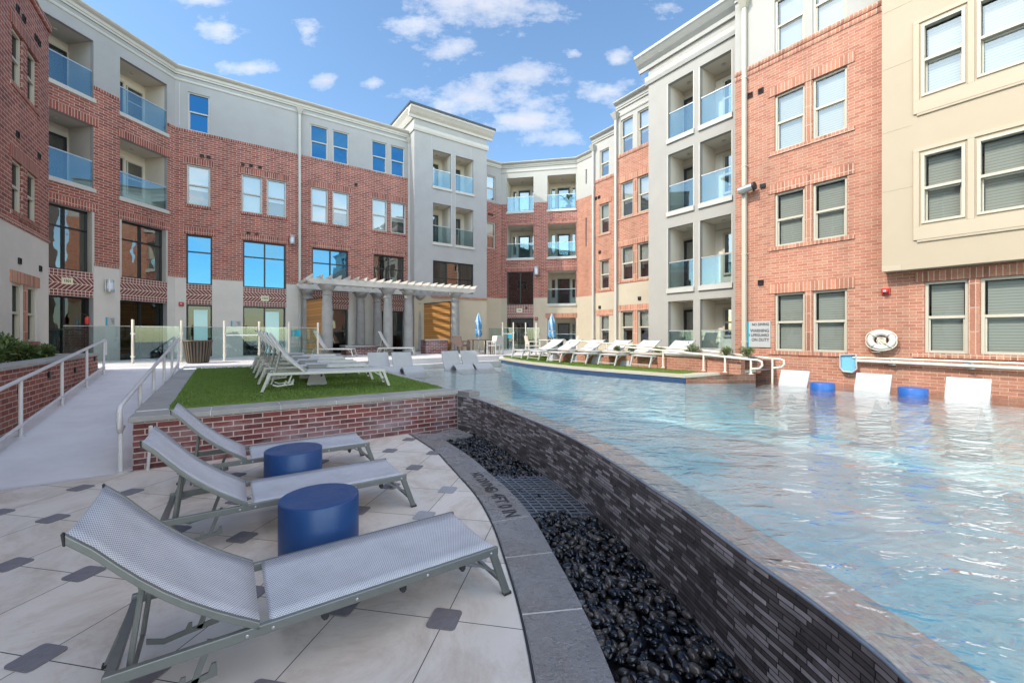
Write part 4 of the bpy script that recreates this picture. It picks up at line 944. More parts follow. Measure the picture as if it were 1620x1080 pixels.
# --- stepped sunlit wing on the right
step = thing('apartment_wing', 'sunlit stepped brick wing with cream top storey and single windows', 'building', (4.2, 21.9, 0))
BS = [M['brick_sun'], M['stucco_w'], M['cream']]
fc1 = Fac(step, (E3[0], E3[1]), DIRR, 1); c1e = 4.5; z1b = fc1.zpx(921, 318)
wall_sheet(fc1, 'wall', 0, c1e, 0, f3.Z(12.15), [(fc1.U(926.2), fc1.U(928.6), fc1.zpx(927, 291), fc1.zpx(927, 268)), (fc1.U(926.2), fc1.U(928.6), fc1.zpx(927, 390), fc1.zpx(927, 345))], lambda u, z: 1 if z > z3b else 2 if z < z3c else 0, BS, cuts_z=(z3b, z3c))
cornice(fc1, 0, c1e, f3.Z(12.15))
fc2 = Fac(step, (4.2 - DIRR[0] * .02, 21.9 - DIRR[1] * .02), DIRR, 1); z2t, zb2, zcc = fc2.zpx(938, 219), 9.8, 4.05
R4, R3, R2, R1 = (fc2.zpx(956, 279), fc2.zpx(956, 236)), (fc2.zpx(956, 369), fc2.zpx(956, 322)), (fc2.zpx(956, 457), fc2.zpx(956, 411)), (fc2.zpx(956, 544), fc2.zpx(956, 499))
cc = (fc2.U(949), fc2.U(963.5))
wall_sheet(fc2, 'wall', 0, 2.6, 0, z2t, [(*cc, *r) for r in (R4, R3, R2, R1)], lambda u, z: 1 if z > zb2 else 2 if z < zcc else 0, BS, cuts_z=(zb2, zcc))
for r in (R4, R3, R2, R1): sash(fc2, *cc, *r, 'trim_cr', 'glass', 'blind', lower=.6)
for r in (R3, R2): lintel(fc2, cc[0] - .15, cc[1] + .15, r[1] + .01, .25, 'soldier_sun'); sill(fc2, cc[0] - .12, cc[1] + .12, r[0], 'soldier_sun')
lintel(fc2, cc[0] - .25, cc[1] + .25, R1[1] + .01, .28, 'soldier_sun'); cornice(fc2, 0, 2.6, z2t); band(fc2, 0, 2.6, zb2 - .1, zb2 + .05, .04, 'soldier_sun', 'brick_ledge'); downspout(fc2, fc2.U(940.5), PATIO, z2t - .75)
fc3 = Fac(step, (4.65, 18.74), DIRR, 1); z3t_ = fc3.zpx(974, 166); zb3 = 9.8; zc3 = fc3.zpx(990, 448)
Q = [(fc3.zpx(992, y0), fc3.zpx(992, y1)) for y0, y1 in ((241, 186), (342, 287), (443, 389), (543, 492))]
d1, d2 = (fc3.U(982), fc3.U(1001.5)), (fc3.U(1008.8), fc3.U(1029))
wall_sheet(fc3, 'wall', 0, 3.2, 0, z3t_, [(*c, *r) for c in (d1, d2) for r in Q], lambda u, z: 1 if z > zb3 else 2 if z < zc3 else 0, BS, cuts_z=(zb3, zc3))
for c in (d1, d2):
    for r in Q: sash(fc3, *c, *r, 'trim_cr', 'glass', 'blind', lower=.6)
for i in (1, 2, 3): lintel(fc3, d1[0] - .15, d2[1] + .15, Q[i][1] + .01, .26, 'soldier_sun')
for i in (1, 2): sill(fc3, d1[0] - .15, d2[1] + .15, Q[i][0], 'soldier_sun')
b = MB()
for r in Q[1:]: b.box(d1[1] + .01, d2[0] - .01, -.008, .03, *r)
fc3.obj('brick_pier', b, M['soldier_sun'])
cornice(fc3, 0, 3.2, z3t_); band(fc3, 0, 3.2, zb3 - .1, zb3 + .05, .04, 'soldier_sun', 'brick_ledge'); band(fc3, 0, 3.2, z3t_ - .66, z3t_ - .55, .04); downspout(fc3, fc3.U(976.5), PATIO, z3t_ - .75)
for f_, t_ in ((fc2, z2t), (fc3, z3t_)):
    b = MB(); b.face([(0, 0, 0), (0, 3, 0), (0, 3, t_), (0, 0, t_)]); f_.obj('side_wall', b, M['stucco_w'])
roof_slab(fc3, 0, 3.2, z3t_ - .3, 5); roof_slab(fc2, 0, 2.6, z2t - .3, 5); roof_slab(fc1, 0, c1e, f3.Z(12.0), 5)
vents(fc2, [(fc2.U(943), fc2.zpx(943, 314)), (fc2.U(948), fc2.zpx(948, 312)), (fc2.U(949), fc2.zpx(949, 399)), (fc2.U(949), fc2.zpx(949, 486))]); vents(fc3, [(fc3.U(1012), fc3.zpx(1012, 472))])

# --- right stucco tower
t2 = thing('stair_tower', 'sunlit warm grey stucco tower with eight stacked balconies', 'building', (5.18, 15.99, 0))
PT = (10.39 - DIRR[0] * 0, 8.51)
fq0 = Fac(t2, PT, DIRR, 1); uL, uR = fq0.U(1026), fq0.U(1170)
PL = (PT[0] + DIRR[0] * uL, PT[1] + DIRR[1] * uL); fq = Fac(t2, PL, DIRR, 1); uR = fq.U(1170)
qc = [(fq.U(1057), fq.U(1096.5)), (fq.U(1107.5), fq.U(1157))]
qz = [(fq.zpx(1058, y0), fq.zpx(1058, y1)) for y0, y1 in ((222, 133), (337, 245), (458, 361), (551, 477))]; qt = fq.zpx(1027, 88)
holes = [(*c, *r, .15) for c in qc for r in qz]
wall_sheet(fq, 'wall', 0, uR + .6, 0, qt, holes, lambda u, z: 0, [M['stucco_t2']])
for i, c in enumerate(qc):
    for j, r in enumerate(qz): balcony(fq, *c, *r, door='L' if i == 0 else 'W', depth=.95, wallm='balc', dwin=False, slab=.14 if j < 3 else .2, railh=.95 if j < 3 else .62)
b = MB(); b.face([(0, 0, 0), (0, 3.5, 0), (0, 3.5, qt), (0, 0, qt)]); fq.obj('side_wall', b, M['stucco_t2'])
cornice(fq, -.38, uR + .3, qt, 'big'); band(fq, -.1, uR + .3, qt - 1.12, qt - .82, .1); roof_slab(fq, 0, uR + .5, qt - .3, 5)
b = MB(); b.box(-.38, 0, 0, 3, qt - .1, qt); b.box(-.1, 0, 0, 3, qt - 1.1, qt - .85); fq.obj('side_cornice', b, M['trim'])
b = MB()
for c, r in ((qc[0], qz), (qc[1], qz)):
    for x in c:
        for (p, q) in qz[:3]: b.box(x - .045, x - .005, -.012, .0, p, q) if x == c[0] else b.box(x + .005, x + .045, -.012, .0, p, q)
fq.obj('opening_trim', b, M['trim'])

# --- brick wall on the right with the tan bay
wr = thing('apartment_wing', 'sunlit orange red brick wing with tan panelled bay beside the pool', 'building', (9.98, 8.22, 0))
fr0 = Fac(wr, (9.98, 8.22), DIRR, 1); l0 = fr0.U(1163); PR = (9.98 + DIRR[0] * l0, 8.22 + DIRR[1] * l0)
fr = Fac(wr, PR, DIRR, 1); UE = 19.0; zrb, zrt = 9.82, 12.3
rc = [(fr.U(1225.5), fr.U(1273)), (fr.U(1285.5), fr.U(1340))]; bc = [(fr.U(1462.5), fr.U(1532)), (fr.U(1551), fr.U(1648))]
rz4 = [(1.48, 3.08), (4.4, 5.9), (7.08, 8.66), (9.84, 11.35)]; bz = fr.zpx(1403, 432); ubay = fr.U(1402)
extra = [(x, x + 1.15, *z) for x in (fr.U(1648) + 1.6, fr.U(1648) + 3.0, fr.U(1648) + 6, fr.U(1648) + 7.4) for z in rz4]
holes = [(*c, *r) for c in rc for r in rz4] + [(*c, 1.53, 3.1) for c in bc] + extra
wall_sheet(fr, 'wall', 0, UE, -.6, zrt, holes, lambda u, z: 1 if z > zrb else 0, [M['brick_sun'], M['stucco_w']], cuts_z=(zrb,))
for c in rc:
    for i, r in enumerate(rz4): sash(fr, *c, *r, 'trim_cr', 'glass_sun', 'blind', lower=1)
for c in bc: sash(fr, *c, 1.53, 3.1, 'trim_cr', 'glass_sun', 'blind', lower=1)
for h in extra: sash(fr, *h[:4], 'trim_cr', 'glass_sun', 'blind', lower=1)
for i in range(3): lintel(fr, rc[0][0] - .16, rc[1][1] + .16, rz4[i][1] + .01, .26, 'soldier_sun'); sill(fr, rc[0][0] - .16, rc[1][1] + .16, rz4[i][0], 'soldier_sun')
for i in range(3):
    b = MB(); b.box(rc[0][1] + .01, rc[1][0] - .01, -.01, .03, *rz4[i]); fr.obj('brick_pier', b, M['soldier_sun'])
b = MB(); b.box(bc[0][1] + .01, bc[1][0] - .01, -.01, .03, 1.53, 3.1); fr.obj('brick_pier', b, M['soldier_sun'])
lintel(fr, bc[0][0] - .15, bc[1][1] + .4, 3.11, .22, 'soldier_sun'); sill(fr, bc[0][0] - .2, bc[1][1] + .4, 1.53, 'soldier_sun')
band(fr, 0, ubay, zrb - .24, zrb - .12, .03, 'soldier_sun', 'brick_ledge'); band(fr, 0, ubay, zrb - .10, zrb + .02, .05, 'soldier_sun', 'brick_ledge')
downspout(fr, fr.U(1180), 0.9, 11.6, 'trim_cr'); cornice(fr, 0, UE, zrt)
vents(fr, [(fr.U(x), fr.zpx(x, y)) for x, y in ((1187, 151), (1204, 144), (1204, 447))])
rear(fr, 0, UE, 0, zrt, 5); roof_slab(fr, 0, UE, zrt - .2, 5)
# bay
PB = .32; fb = Fac(wr, (PR[0] + DIRR[0] * ubay + DIRR[1] * PB, PR[1] + DIRR[1] * ubay - DIRR[0] * PB), DIRR, 1); be = 4.6
bw = [(fb.U(1457.5), fb.U(1527.5)), (fb.U(1545.5), fb.U(1640))]; bzz = [(4.34, 5.86), (7.1, 8.66), (9.85, 11.4)]
holes = [(*c, *r, .09) for c in bw for r in bzz]
wall_sheet(fb, 'bay_front', 0, be, bz, zrt, holes, lambda u, z: 0, [M['tan']])
b = MB(); b.face([(0, 0, bz), (0, PB, bz), (0, PB, zrt), (0, 0, zrt)]); b.face([(be, 0, bz), (be, PB, bz), (be, PB, zrt), (be, 0, zrt)]); b.face([(0, 0, bz), (be, 0, bz), (be, PB, bz), (0, PB, bz)]); fb.obj('bay_side', b, M['tan'])
for c in bw:
    for r in bzz: sash(fb, *c, *r, 'trim_cr', 'glass_sun', 'blind', lower=1, proud=.07)
b = MB(); up_ = fb.U(1452) - .07
for r in bzz:
    b.box(up_, be, -.028, .0, r[0] - .34, r[0] - .06); b.box(up_, be, -.028, .0, r[1] + .06, r[1] + .14)
b.box(.0, up_ - .2, -.012, .0, bz, bz + .12)
for c0, c1 in ((up_, bw[0][0] - .03), (bw[0][1] + .03, bw[1][0] - .03)):
    for r in bzz: b.box(c0, c1, -.028, 0, r[0] - .06, r[1] + .06)
fb.obj('bay_panel_trim', b, M['tan_trim'], bevel=.004)
b = MB()
for z in (5.2, 6.55, 8.0, 9.3): b.box(0.01, up_ - .02, -.004, .0, z, z + .012)
for r in bzz: b.box(up_ + .06, be, -.03, -.001, r[0] - .39, r[0] - .345)
fb.obj('bay_shadow_gap', b, M['tan'])

# ------------------------------------------------------------------ sling loungers
LL, LW, LH, HX = 2.12, .76, .37, .62
def make_lounger(label, metal, seat, group, loc, rz, mirror=False, length=LL, ang=42):
    t = thing('sun_lounger', label, 'sun lounger', loc, rz, group); m = M[metal]; s = length / LL; hx = HX * s; L = length
    b = MB()
    for y in (.016, LW - .016): b.box(0, L, y - .016, y + .016, LH - .055, LH + .01)
    b.build('side_rail', m, t, bevel=.004) if False else None
    for y in (.016, LW - .016): q = MB(); q.box(0, L, y - .016, y + .016, LH - .045, LH + .01); q.build('side_rail', m, t, bevel=.005)
    for x in (.02, hx + .1, L - .05): b = MB(); b.box(x - .02, x + .02, .032, LW - .032, LH - .045, LH - .012); b.build('cross_bar', m, t, bevel=.003)
    for (x0, x1) in ((L - .04, L + .085), (.03, -.10)):
        for y in (.016, LW - .016):
            q = MB(); q.hexa([(x1 - .028, y - .016, 0), (x1 + .028, y - .016, 0), (x1 + .028, y + .016, 0), (x1 - .028, y + .016, 0), (x0 - .03, y - .0161, LH - .03), (x0 + .03, y - .0161, LH - .03), (x0 + .03, y + .0161, LH - .03), (x0 - .03, y + .0161, LH - .03)]); lg = q.build('leg', m, t, bevel=.005)
            q = MB(); q.box(x1 - .03, x1 + .03, y - .018, y + .018, 0.0, .018); q.build('foot', M['rubber'], lg)
        q = MB(); xx = x1 + (x0 - x1) * .25; q.box(xx - .012, xx + .012, .03, LW - .03, .08, .104); q.build('leg_brace', m, t)
    for y in (.02, LW - .02): q = MB(); q.bar((L - .22, y, LH - .045), (L + .02, y, .17), .012, .016); q.build('corner_brace', m, t)
    # sling seat, slightly sagging between the rails
    def sheet(P, name):
        b = MB(); ny = 6; acc = 0
        for i in range(len(P) - 1):
            l = math.hypot(P[i + 1][0] - P[i][0], P[i + 1][1] - P[i][1])
            for j in range(ny):
                y0 = .028 + (LW - .056) * j / ny; y1 = .028 + (LW - .056) * (j + 1) / ny; sg = lambda y: -.018 * (1 - ((y - LW / 2) / (LW / 2)) ** 2)
                b.face([(P[i][0], y0, P[i][1] + sg(y0)), (P[i + 1][0], y0, P[i + 1][1] + sg(y0)), (P[i + 1][0], y1, P[i + 1][1] + sg(y1)), (P[i][0], y1, P[i][1] + sg(y1))], 0, [(acc, y0), (acc + l, y0), (acc + l, y1), (acc, y1)])
            acc += l
        o = b.build(name, M[seat], t, weld=True, smooth=True); sol = o.modifiers.new('thick', 'SOLIDIFY'); sol.thickness = .008; sol.offset = -1; return o
    sheet([(hx + .045, LH + .008), (hx + .07, LH + .014)] + [(hx + .07 + (L - hx - .1) * k / 6, LH + .014) for k in range(1, 7)] + [(L - .012, LH + .002)], 'sling_seat')
    a = R_(ang); n = 8; bl = .99; P = []
    for k in range(n + 1):
        q = k / n; r = bl * q; sag = -.045 * math.sin(math.pi * min(1, q * 1.1)) * (1 if q < .9 else .6)
        P.append((hx - r * math.cos(a) - sag * -math.sin(a) * 1.0, LH + .012 + r * math.sin(a) + sag * math.cos(a)))
    bk = sheet([(x, z + .012) for x, z in reversed(P)], 'sling_back')
    for y in (.014, LW - .014):
        q = MB()
        for p0, p1 in zip(P, P[1:]): q.bar((p0[0], y, p0[1]), (p1[0], y, p1[1]), .03, .042, up=(0, 1, 0)) if False else q.hexa([(p0[0] - .0, y - .014, p0[1] - .03), (p1[0], y - .014, p1[1] - .03), (p1[0], y + .014, p1[1] - .03), (p0[0], y + .014, p0[1] - .03), (p0[0], y - .014, p0[1] + .014), (p1[0], y - .014, p1[1] + .014), (p1[0], y + .014, p1[1] + .014), (p0[0], y + .014, p0[1] + .014)])
        r = q.build('back_rail', m, t, weld=True, bevel=.004)
        e = P[-1]; q = MB(); q.hexa([(e[0] - .006, y - .016, e[1] - .032), (e[0] + .001, y - .016, e[1] - .036), (e[0] + .001, y + .016, e[1] - .036), (e[0] - .006, y + .016, e[1] - .032), (e[0] - .012, y - .016, e[1] + .02), (e[0] - .003, y - .016, e[1] + .016), (e[0] - .003, y + .016, e[1] + .016), (e[0] - .012, y + .016, e[1] + .02)]); q.build('end_cap', M['rubber'], r)
    mid = P[5]
    for y in (.10, LW - .10): q = MB(); q.tube([(mid[0], y, mid[1] - .02), (.02 * s + .04, y, .16)], .013, 8); q.build('prop', m, t, smooth=40)
    for p_, q_ in (((mid[0], .02, mid[1] - .03), (mid[0], LW - .02, mid[1] - .03)), ((.06, .06, .16), (.06, LW - .06, .16))): q = MB(); q.tube([p_, q_], .012, 8); q.build('prop_bar', m, t, smooth=40)
    for y in (.13, LW - .13):
        q = MB(); pr = [(.02, .13), (.10, .10), (.20, .115), (.215, .15), (.235, .15), (.235, .115), (.33, .13), (.345, .17), (.365, .17), (.37, .12), (.37, .10), (.20, .085), (.10, .07), (.02, .10)]
        q.side_prism([(x * s + .06, z + .02) for x, z in pr], y - .006, y + .006); q.bar((.28 * s + .05, y, .12), (.30 * s + .10, y, LH - .05), .012, .03); q.build('ratchet_rack', m, t)
    for x in (.95, 1.42, 1.85):
        for y in (.05, LW - .05): q = MB(); q.side_prism([(x - .02, LH - .05), (x - .02, LH - .09), (x - .008, LH - .105), (x + .008, LH - .105), (x + .02, LH - .09), (x + .02, LH - .05)], y - .012, y + .012); q.build('stacking_bumper', M['rubber'], t)
    for x in (hx - .06, hx + .06, hx + .5, hx + .95, L - .06):
        for y, d in ((-.001, -1), (LW + .001, 1)): q = MB(); q.lathe([(.009, -.002), (.009, .002), (.005, .005)], 10); bo = q.build('bolt', M['bolt'], t, loc=(x, y, LH - .022)); bo.rotation_euler = (R_(90) if d < 0 else R_(-90), 0, 0)
    return t
AX = ANG                                                     # the row by the coping lies along the bed's brick front
def near(corner, label, grp): # foot end near corner -> rear near corner
    d = Vector((math.cos(AX), math.sin(AX))); o = Vector(corner) - d * LL; return make_lounger(label, 'lounge_metal', 'sling', grp, (o.x, o.y, .003), AX)
GN = 'grey sling loungers on the paver deck'
l1 = near((-.10, 3.09), 'grey mesh sling lounger in full view in front of both blue drum tables', GN)
def clone(src, label, loc, rz):
    c = copy_tree(src); c['label'] = label; c.location = loc; c.rotation_euler = (0, 0, rz); return c
def place_near(corner, label): d = Vector((math.cos(AX), math.sin(AX))); o = Vector(corner) - d * LL; return clone(l1, label, (o.x, o.y, .003), AX)
place_near((-1.17, 4.69), 'grey mesh sling lounger between the two blue drum tables')
place_near((-2.05, 6.08), 'grey mesh sling lounger beside the brick front of the lawn bed')
# row on the shaded lawn
GL = 'loungers on the shaded lawn'
dirL = R_(26); e2 = Vector((-.553, .833))
base = Vector((-4.70, 8.10)); rows = 5
names = ['pale sage lounger at the front edge of the shaded lawn, whole side in view', 'pale sage lounger second from the brick edge of the shaded lawn', 'pale sage lounger in the middle of the row on the shaded lawn', 'pale sage lounger fourth from the brick edge of the shaded lawn', 'pale sage lounger last in the shaded lawn row, next to the glass fence']
fl_ = None
for i in range(rows):
    p = base + e2 * (1.28 * i)
    if i == 0: fl_ = make_lounger(names[0], 'lounge_light', 'sling_w', GL, (p.x, p.y, lawn_z(*p) + .004), dirL, length=2.2, ang=50)
    else: clone(fl_, names[i], (p.x, p.y, lawn_z(*p) + .004), dirL)
# row on the sunlit lawn: heads towards the brick wall
GS = 'loungers on the sunlit lawn'
dirS = R_(34 + 180)
nm = ['sunlit lounger first from the brick end of the far lawn', 'sunlit lounger second from the brick end of the far lawn', 'sunlit lounger third from the brick end of the far lawn', 'sunlit lounger fourth from the brick end of the far lawn', 'sunlit lounger fifth from the brick end of the far lawn', 'sunlit lounger at the fence end of the far lawn']
ft_px = [(1028, 583.5), (973, 580), (927, 577), (886, 574), (852, 571), (825, 568.5)]
for i, (x, y) in enumerate(ft_px):
    p = ground(x, y, .90); c = make_lounger(nm[0], 'lounge_light', 'sling_w', GS, (0, 0, 0), dirS, length=1.95, ang=26) if i == 0 else clone(sl_, nm[i], (0, 0, 0), dirS); sl_ = c if i == 0 else sl_
    d = Vector((math.cos(dirS), math.sin(dirS))); n_ = Vector((-d.y, d.x))
    o = Vector(p) - d * 2.03 - n_ * LW; m_ = o + d * 1.0; c.location = (o.x, o.y, sz_lawn(m_.x, m_.y) + .015)

# blue drum tables
def drum(label, p, z, d=.635, h=.545, mat='navy', group='blue drum side tables'):
    t = thing('drum_table', label, 'side table', (*p, z), 0, group); b = MB(); r = d / 2
    b.lathe([(r - .012, 0), (r, .012), (r, h - .008), (r - .004, h - .002), (r - .012, h)], 48); b.build('drum', M[mat], t, smooth=35)
    b = MB(); b.lathe([(r - .014, h - .0005), (r - .014, h + .0025), (.001, h + .0025)], 48); b.build('table_top', M[mat], t, smooth=35); return t
drum('dark blue drum table between the front lounger and the next', (-1.66, 3.64), .003)
drum('dark blue drum table in front of the brick lawn bed, by the last lounger', (-2.66, 5.14), .003)
GD = 'blue drums standing in the pool'
for x, y, lab in ((1301, 614, 'blue drum standing in the pool below the skimmer net'), (1444, 623, 'blue drum standing in the pool below the life ring')):
    p = ground(x, y, WATER); drum(lab, p, .5, .48, .31, 'blue_far', GD)

# white hourglass tables
def hour_mb():
    b = MB(); prof = [(.20, 0), (.20, .03), (.135, .24), (.125, .27), (.20, .43), (.215, .45)]
    r = [(x * 1.414, z) for x, z in prof]; b.lathe(r, 4); return b
ht = None
def hourglass(label, x, y, z, grp, rz):
    global ht
    if ht is None:
        t = thing('side_table', label, 'side table', (x, y, z), rz, grp); hour_mb().build('pedestal', M['white_resin'], t, rz=R_(45), bevel=.006)
        b = MB(); b.box(-.235, .235, -.235, .235, .45, .475); b.build('table_top', M['white_resin'], t, bevel=.008); ht = t; return t
    c = clone(ht, label, (x, y, z), rz); c['group'] = grp; return c
for i, lab in enumerate(('white hourglass table behind the front lounger of the shaded lawn', 'white hourglass table between the second and third shaded loungers', 'white hourglass table between the third and fourth shaded loungers', 'white hourglass table next to the last shaded lounger')):
    d = Vector((math.cos(dirL), math.sin(dirL))); p = base + e2 * (1.28 * i + 1.02) + d * 1.02; hourglass(lab, p.x, p.y, lawn_z(*p) + .003, 'white tables on the shaded lawn', dirL)
for (x, y, lab) in ((994, 577.5, 'white hourglass table nearest the brick end of the sunlit lawn'), (947, 574.5, 'white hourglass table second from the brick end of the sunlit lawn'), (912, 571.5, 'white hourglass table third from the brick end of the sunlit lawn'), (875, 569.5, 'white hourglass table at the fence end of the sunlit lawn')):
    p = ground(x, y, .92); hourglass(lab, *p, sz_lawn(*p) + .008, 'white tables on the sunlit lawn', dirS)

# moulded loungers in the shallow water
def pool_chaise(label, loc, rz, grp, src=None):
    if src: c = clone(src, label, loc, rz); c['group'] = grp; return c
    t = thing('pool_chaise', label, 'pool lounger', loc, rz, grp)
    top = [(-.06, .78), (.02, .60), (.11, .40), (.20, .24), (.32, .13), (.48, .09), (.62, .12), (.76, .20), (.92, .30), (1.04, .33), (1.16, .27), (1.30, .15), (1.5, .07), (1.8, .03)]
    b = MB(); th = .05; W = .72
    def nrm(i): a = top[max(0, i - 1)]; c = top[min(len(top) - 1, i + 1)]; dx, dz = c[0] - a[0], c[1] - a[1]; l = math.hypot(dx, dz); return (-dz / l, dx / l)
    low = [(p[0] - nrm(i)[0] * th, p[1] - nrm(i)[1] * th) for i, p in enumerate(top)]
    for i in range(len(top) - 1):
        P, Q, S, T = top[i], top[i + 1], low[i + 1], low[i]
        b.hexa([(T[0], 0, T[1]), (S[0], 0, S[1]), (S[0], W, S[1]), (T[0], W, T[1]), (P[0], 0, P[1]), (Q[0], 0, Q[1]), (Q[0], W, Q[1]), (P[0], W, P[1])])
    b.build('moulded_shell', M['white_resin'], t, weld=True, smooth=40, bevel=.006)
    b = MB(); b.box(-.02, .05, .1, W - .1, .0, .5); b.box(.0, .5, .12, W - .12, .0, .06); b.build('support', M['white_resin'], t); return t
GP = 'white moulded loungers at the far pool edge'; GQ = 'white moulded loungers along the brick wall'
src = None
for (x, y, lab) in ((606, 584.5, 'white pool lounger nearest the shaded lawn, in the far shallows'), (643, 584, 'white pool lounger second from the shaded lawn, in the far shallows'), (719, 580, 'white pool lounger third from the shaded lawn, by the stair tower end'), (748, 578.5, 'white pool lounger closest to the dining tables')):
    p = ground(x, y, WATER); loc = (p[0] - .45, p[1] - .25, .52)
    src0 = pool_chaise(lab, loc, R_(-56), GP, src); src = src or src0
for (x, y, lab) in ((1252, 611, 'white pool lounger below the window by the ramp rail'), (1378, 619, 'white pool lounger under the life ring'), (1530, 629, 'white pool lounger under the tan bay')):
    p = ground(x, y, WATER); a_ = R_(34 + 180); c = pool_chaise(lab, (0, 0, 0), a_, GQ, src)
    d = Vector((math.cos(a_), math.sin(a_))); n_ = Vector((-d.y, d.x)); o = Vector(p) - d * .20 - n_ * .34; c.location = (o.x, o.y, .28); c.scale = (.9, .88, 1)

# ------------------------------------------------------------------ rails, planter, fence
def rail_set(label, name, pts, r, mat, cat, posts, low=None, ends=()):
    t = thing(name, label, cat, (pts[0][0], pts[0][1], 0)); o = Vector((pts[0][0], pts[0][1], 0))
    b = MB(); b.tube([Vector(p) - o for p in pts], r, 12); b.build('top_rail', M[mat], t, smooth=40)
    if low: b = MB(); b.tube([Vector(p) - o for p in low], r * .9, 10); b.build('lower_rail', M[mat], t, smooth=40)
    for (x, y, z0, z1) in posts:
        b = MB(); b.tube([Vector((x, y, z0)) - o, Vector((x, y, z1)) - o], r * .92, 12); pst = b.build('post', M[mat], t, smooth=40)
        b = MB(); b.lathe([(r * 2.1, 0), (r * 2.1, .012), (r * 1.3, .018)], 16, (x - o.x, y - o.y, z0)); b.build('base_plate', M[mat], pst, smooth=30)
    return t
def g3(a, bb, z): p = g2(a, bb); return (p[0], p[1], z)
RH = .93
def loop(a, b0, b1, z0, z1): # top rail with a returned end at the near side
    return [g3(a, b0 + .30, z0 + .05 - .34), g3(a, b0 + .06, z0 - .34), g3(a, b0, z0 - .28), g3(a, b0 - .0, z0 - .06), g3(a, b0 + .06, z0), g3(a, b1, z1)]
aR = -.13
rp = [g3(aR, .16, .62), g3(aR, -.02, .58), g3(aR, -.09, .64), g3(aR, -.09, .86), g3(aR, -.02, .93), g3(aR, .3, RH + .04), g3(aR, 8.6, RH + rz_(8.6)), g3(aR, 8.7, RH + rz_(8.6) - .05), g3(aR, 8.7, rz_(8.7) + .5)]
rail_set('white pipe handrail with looped end between the ramp and the lawn bed', 'handrail', rp, .031, 'white_pipe', 'handrail', [(*g2(aR, bv), rz_(bv), RH + rz_(bv)) for bv in (.0, 1.6, 3.2, 4.9, 6.6, 8.3)], [g3(aR, 5.2, rz_(5.2) + .18), g3(aR, 8.4, rz_(8.4) + .18)])
aLf = -1.72
lp = [g3(aLf, -2.5, RH - .1), g3(aLf, 0, RH + .02), g3(aLf, 8.1, RH + rz_(8.1)), g3(aLf, 8.2, RH + rz_(8.2) - .05), g3(aLf, 8.2, rz_(8.2) + .5)]
rail_set('white pipe handrail fixed along the brick planter of the ramp', 'handrail', lp, .031, 'white_pipe', 'handrail', [(*g2(aLf, bv), rz_(bv), RH + rz_(bv)) for bv in (.2, 2.35, 4.45, 6.3, 8.0)], [g3(aLf, -2.5, .12), g3(aLf, 0.2, .2), g3(aLf, 8.0, rz_(8.0) + .2)])
st_ = thing('pipe_stub', 'short white pipe with flat bolted head against the brick lawn bed', 'pipe', (*g2(.17, -.07), 0))
b = MB(); b.tube([(0, 0, 0), (.045, .0, .5)], .02, 12); b.build('pipe', M['white_pipe'], st_, smooth=40); b = MB(); b.box(.02, .075, -.02, .02, .49, .64); b.build('head', M['white_pipe'], st_, bevel=.015)

pl = thing('ramp_planter', 'red brick planter with pale stone cap and small lights beside the ramp', 'planter', (W0.x, W0.y, 0), ANG)
PT_ = 1.41; b = MB(); b.box(-2.18, -1.95, -6, 8.6, -.1, PT_ - .07); b.box(-6.5, -2.18, 8.37, 8.6, .6, PT_ - .07); b.build('brick_face', M['brick'], pl)
b = MB(); y = -6
while y < 8.5: b.box(-2.34, -1.92, y + .004, min(y + 1.2, 8.63) - .004, PT_ - .07, PT_); y += 1.2
b.box(-6.5, -2.35, 8.3, 8.63, PT_ - .07, PT_); b.build('stone_cap', M['cap'], pl, bevel=.006)
b = MB(); b.face([(-6.5, -6, PT_ - .1), (-2.2, -6, PT_ - .1), (-2.2, 8.4, PT_ - .1), (-6.5, 8.4, PT_ - .1)]); b.build('soil', M['soil'], pl)
for bv in (3.1, 4.6, 6.4, 8.2):
    b = MB(); b.lathe([(.07, 0), (.075, .02), (.05, .035), (.001, .035)], 16); lo = b.build('step_light', M['dark'], pl, loc=(-1.95, bv, rz_(bv) + (.62 if bv < 5 else .4)), smooth=30); lo.rotation_euler = (0, R_(90), 0)

# shrubs: many separate leaves round a few stems
def leaf(b, p, d, up, l, w, m):
    s = d.cross(up); s = s.normalized() if s.length > 1e-4 else Vector((1, 0, 0)); c = d.cross(s).normalized() * (-w * .35); q = p + d * l * .5 + c
    b.face([p, q + s * w * .5, p + d * l, q - s * w * .5], m)
def shrub_mesh(seed, r, h, n, mats, ll, flat=False):
    rnd = random.Random(seed); b = MB(); tw = MB()
    for k in range(14):
        a = rnd.uniform(0, 6.28); e = Vector((math.cos(a) * r * .7, math.sin(a) * r * .7, h * rnd.uniform(.5, .95))); tw.tube([(0, 0, 0), tuple(e * .5 + Vector((0, 0, h * .12))), tuple(e)], [.012, .008, .003], 5)
    lobes = [(Vector((rnd.uniform(-.55, .55) * r, rnd.uniform(-.55, .55) * r, h * rnd.uniform(.35, .75))), rnd.uniform(.35, .6)) for _ in range(7)]
    for k in range(n):
        c, rr = rnd.choice(lobes); v = Vector((rnd.gauss(0, 1), rnd.gauss(0, 1), rnd.gauss(0, .9))).normalized(); p = c + v * r * rr * rnd.uniform(.55, 1.05); p.z = max(.02, p.z * (h / max(h, .01)))
        d = (v + Vector((rnd.gauss(0, .5), rnd.gauss(0, .5), rnd.uniform(-.1, .9)))).normalized(); leaf(b, p, d, Vector((rnd.gauss(0, .3), rnd.gauss(0, .3), 1)), ll * rnd.uniform(.6, 1.25), ll * rnd.uniform(.28, .45), 0 if rnd.random() < .7 else 1)
    return b, tw
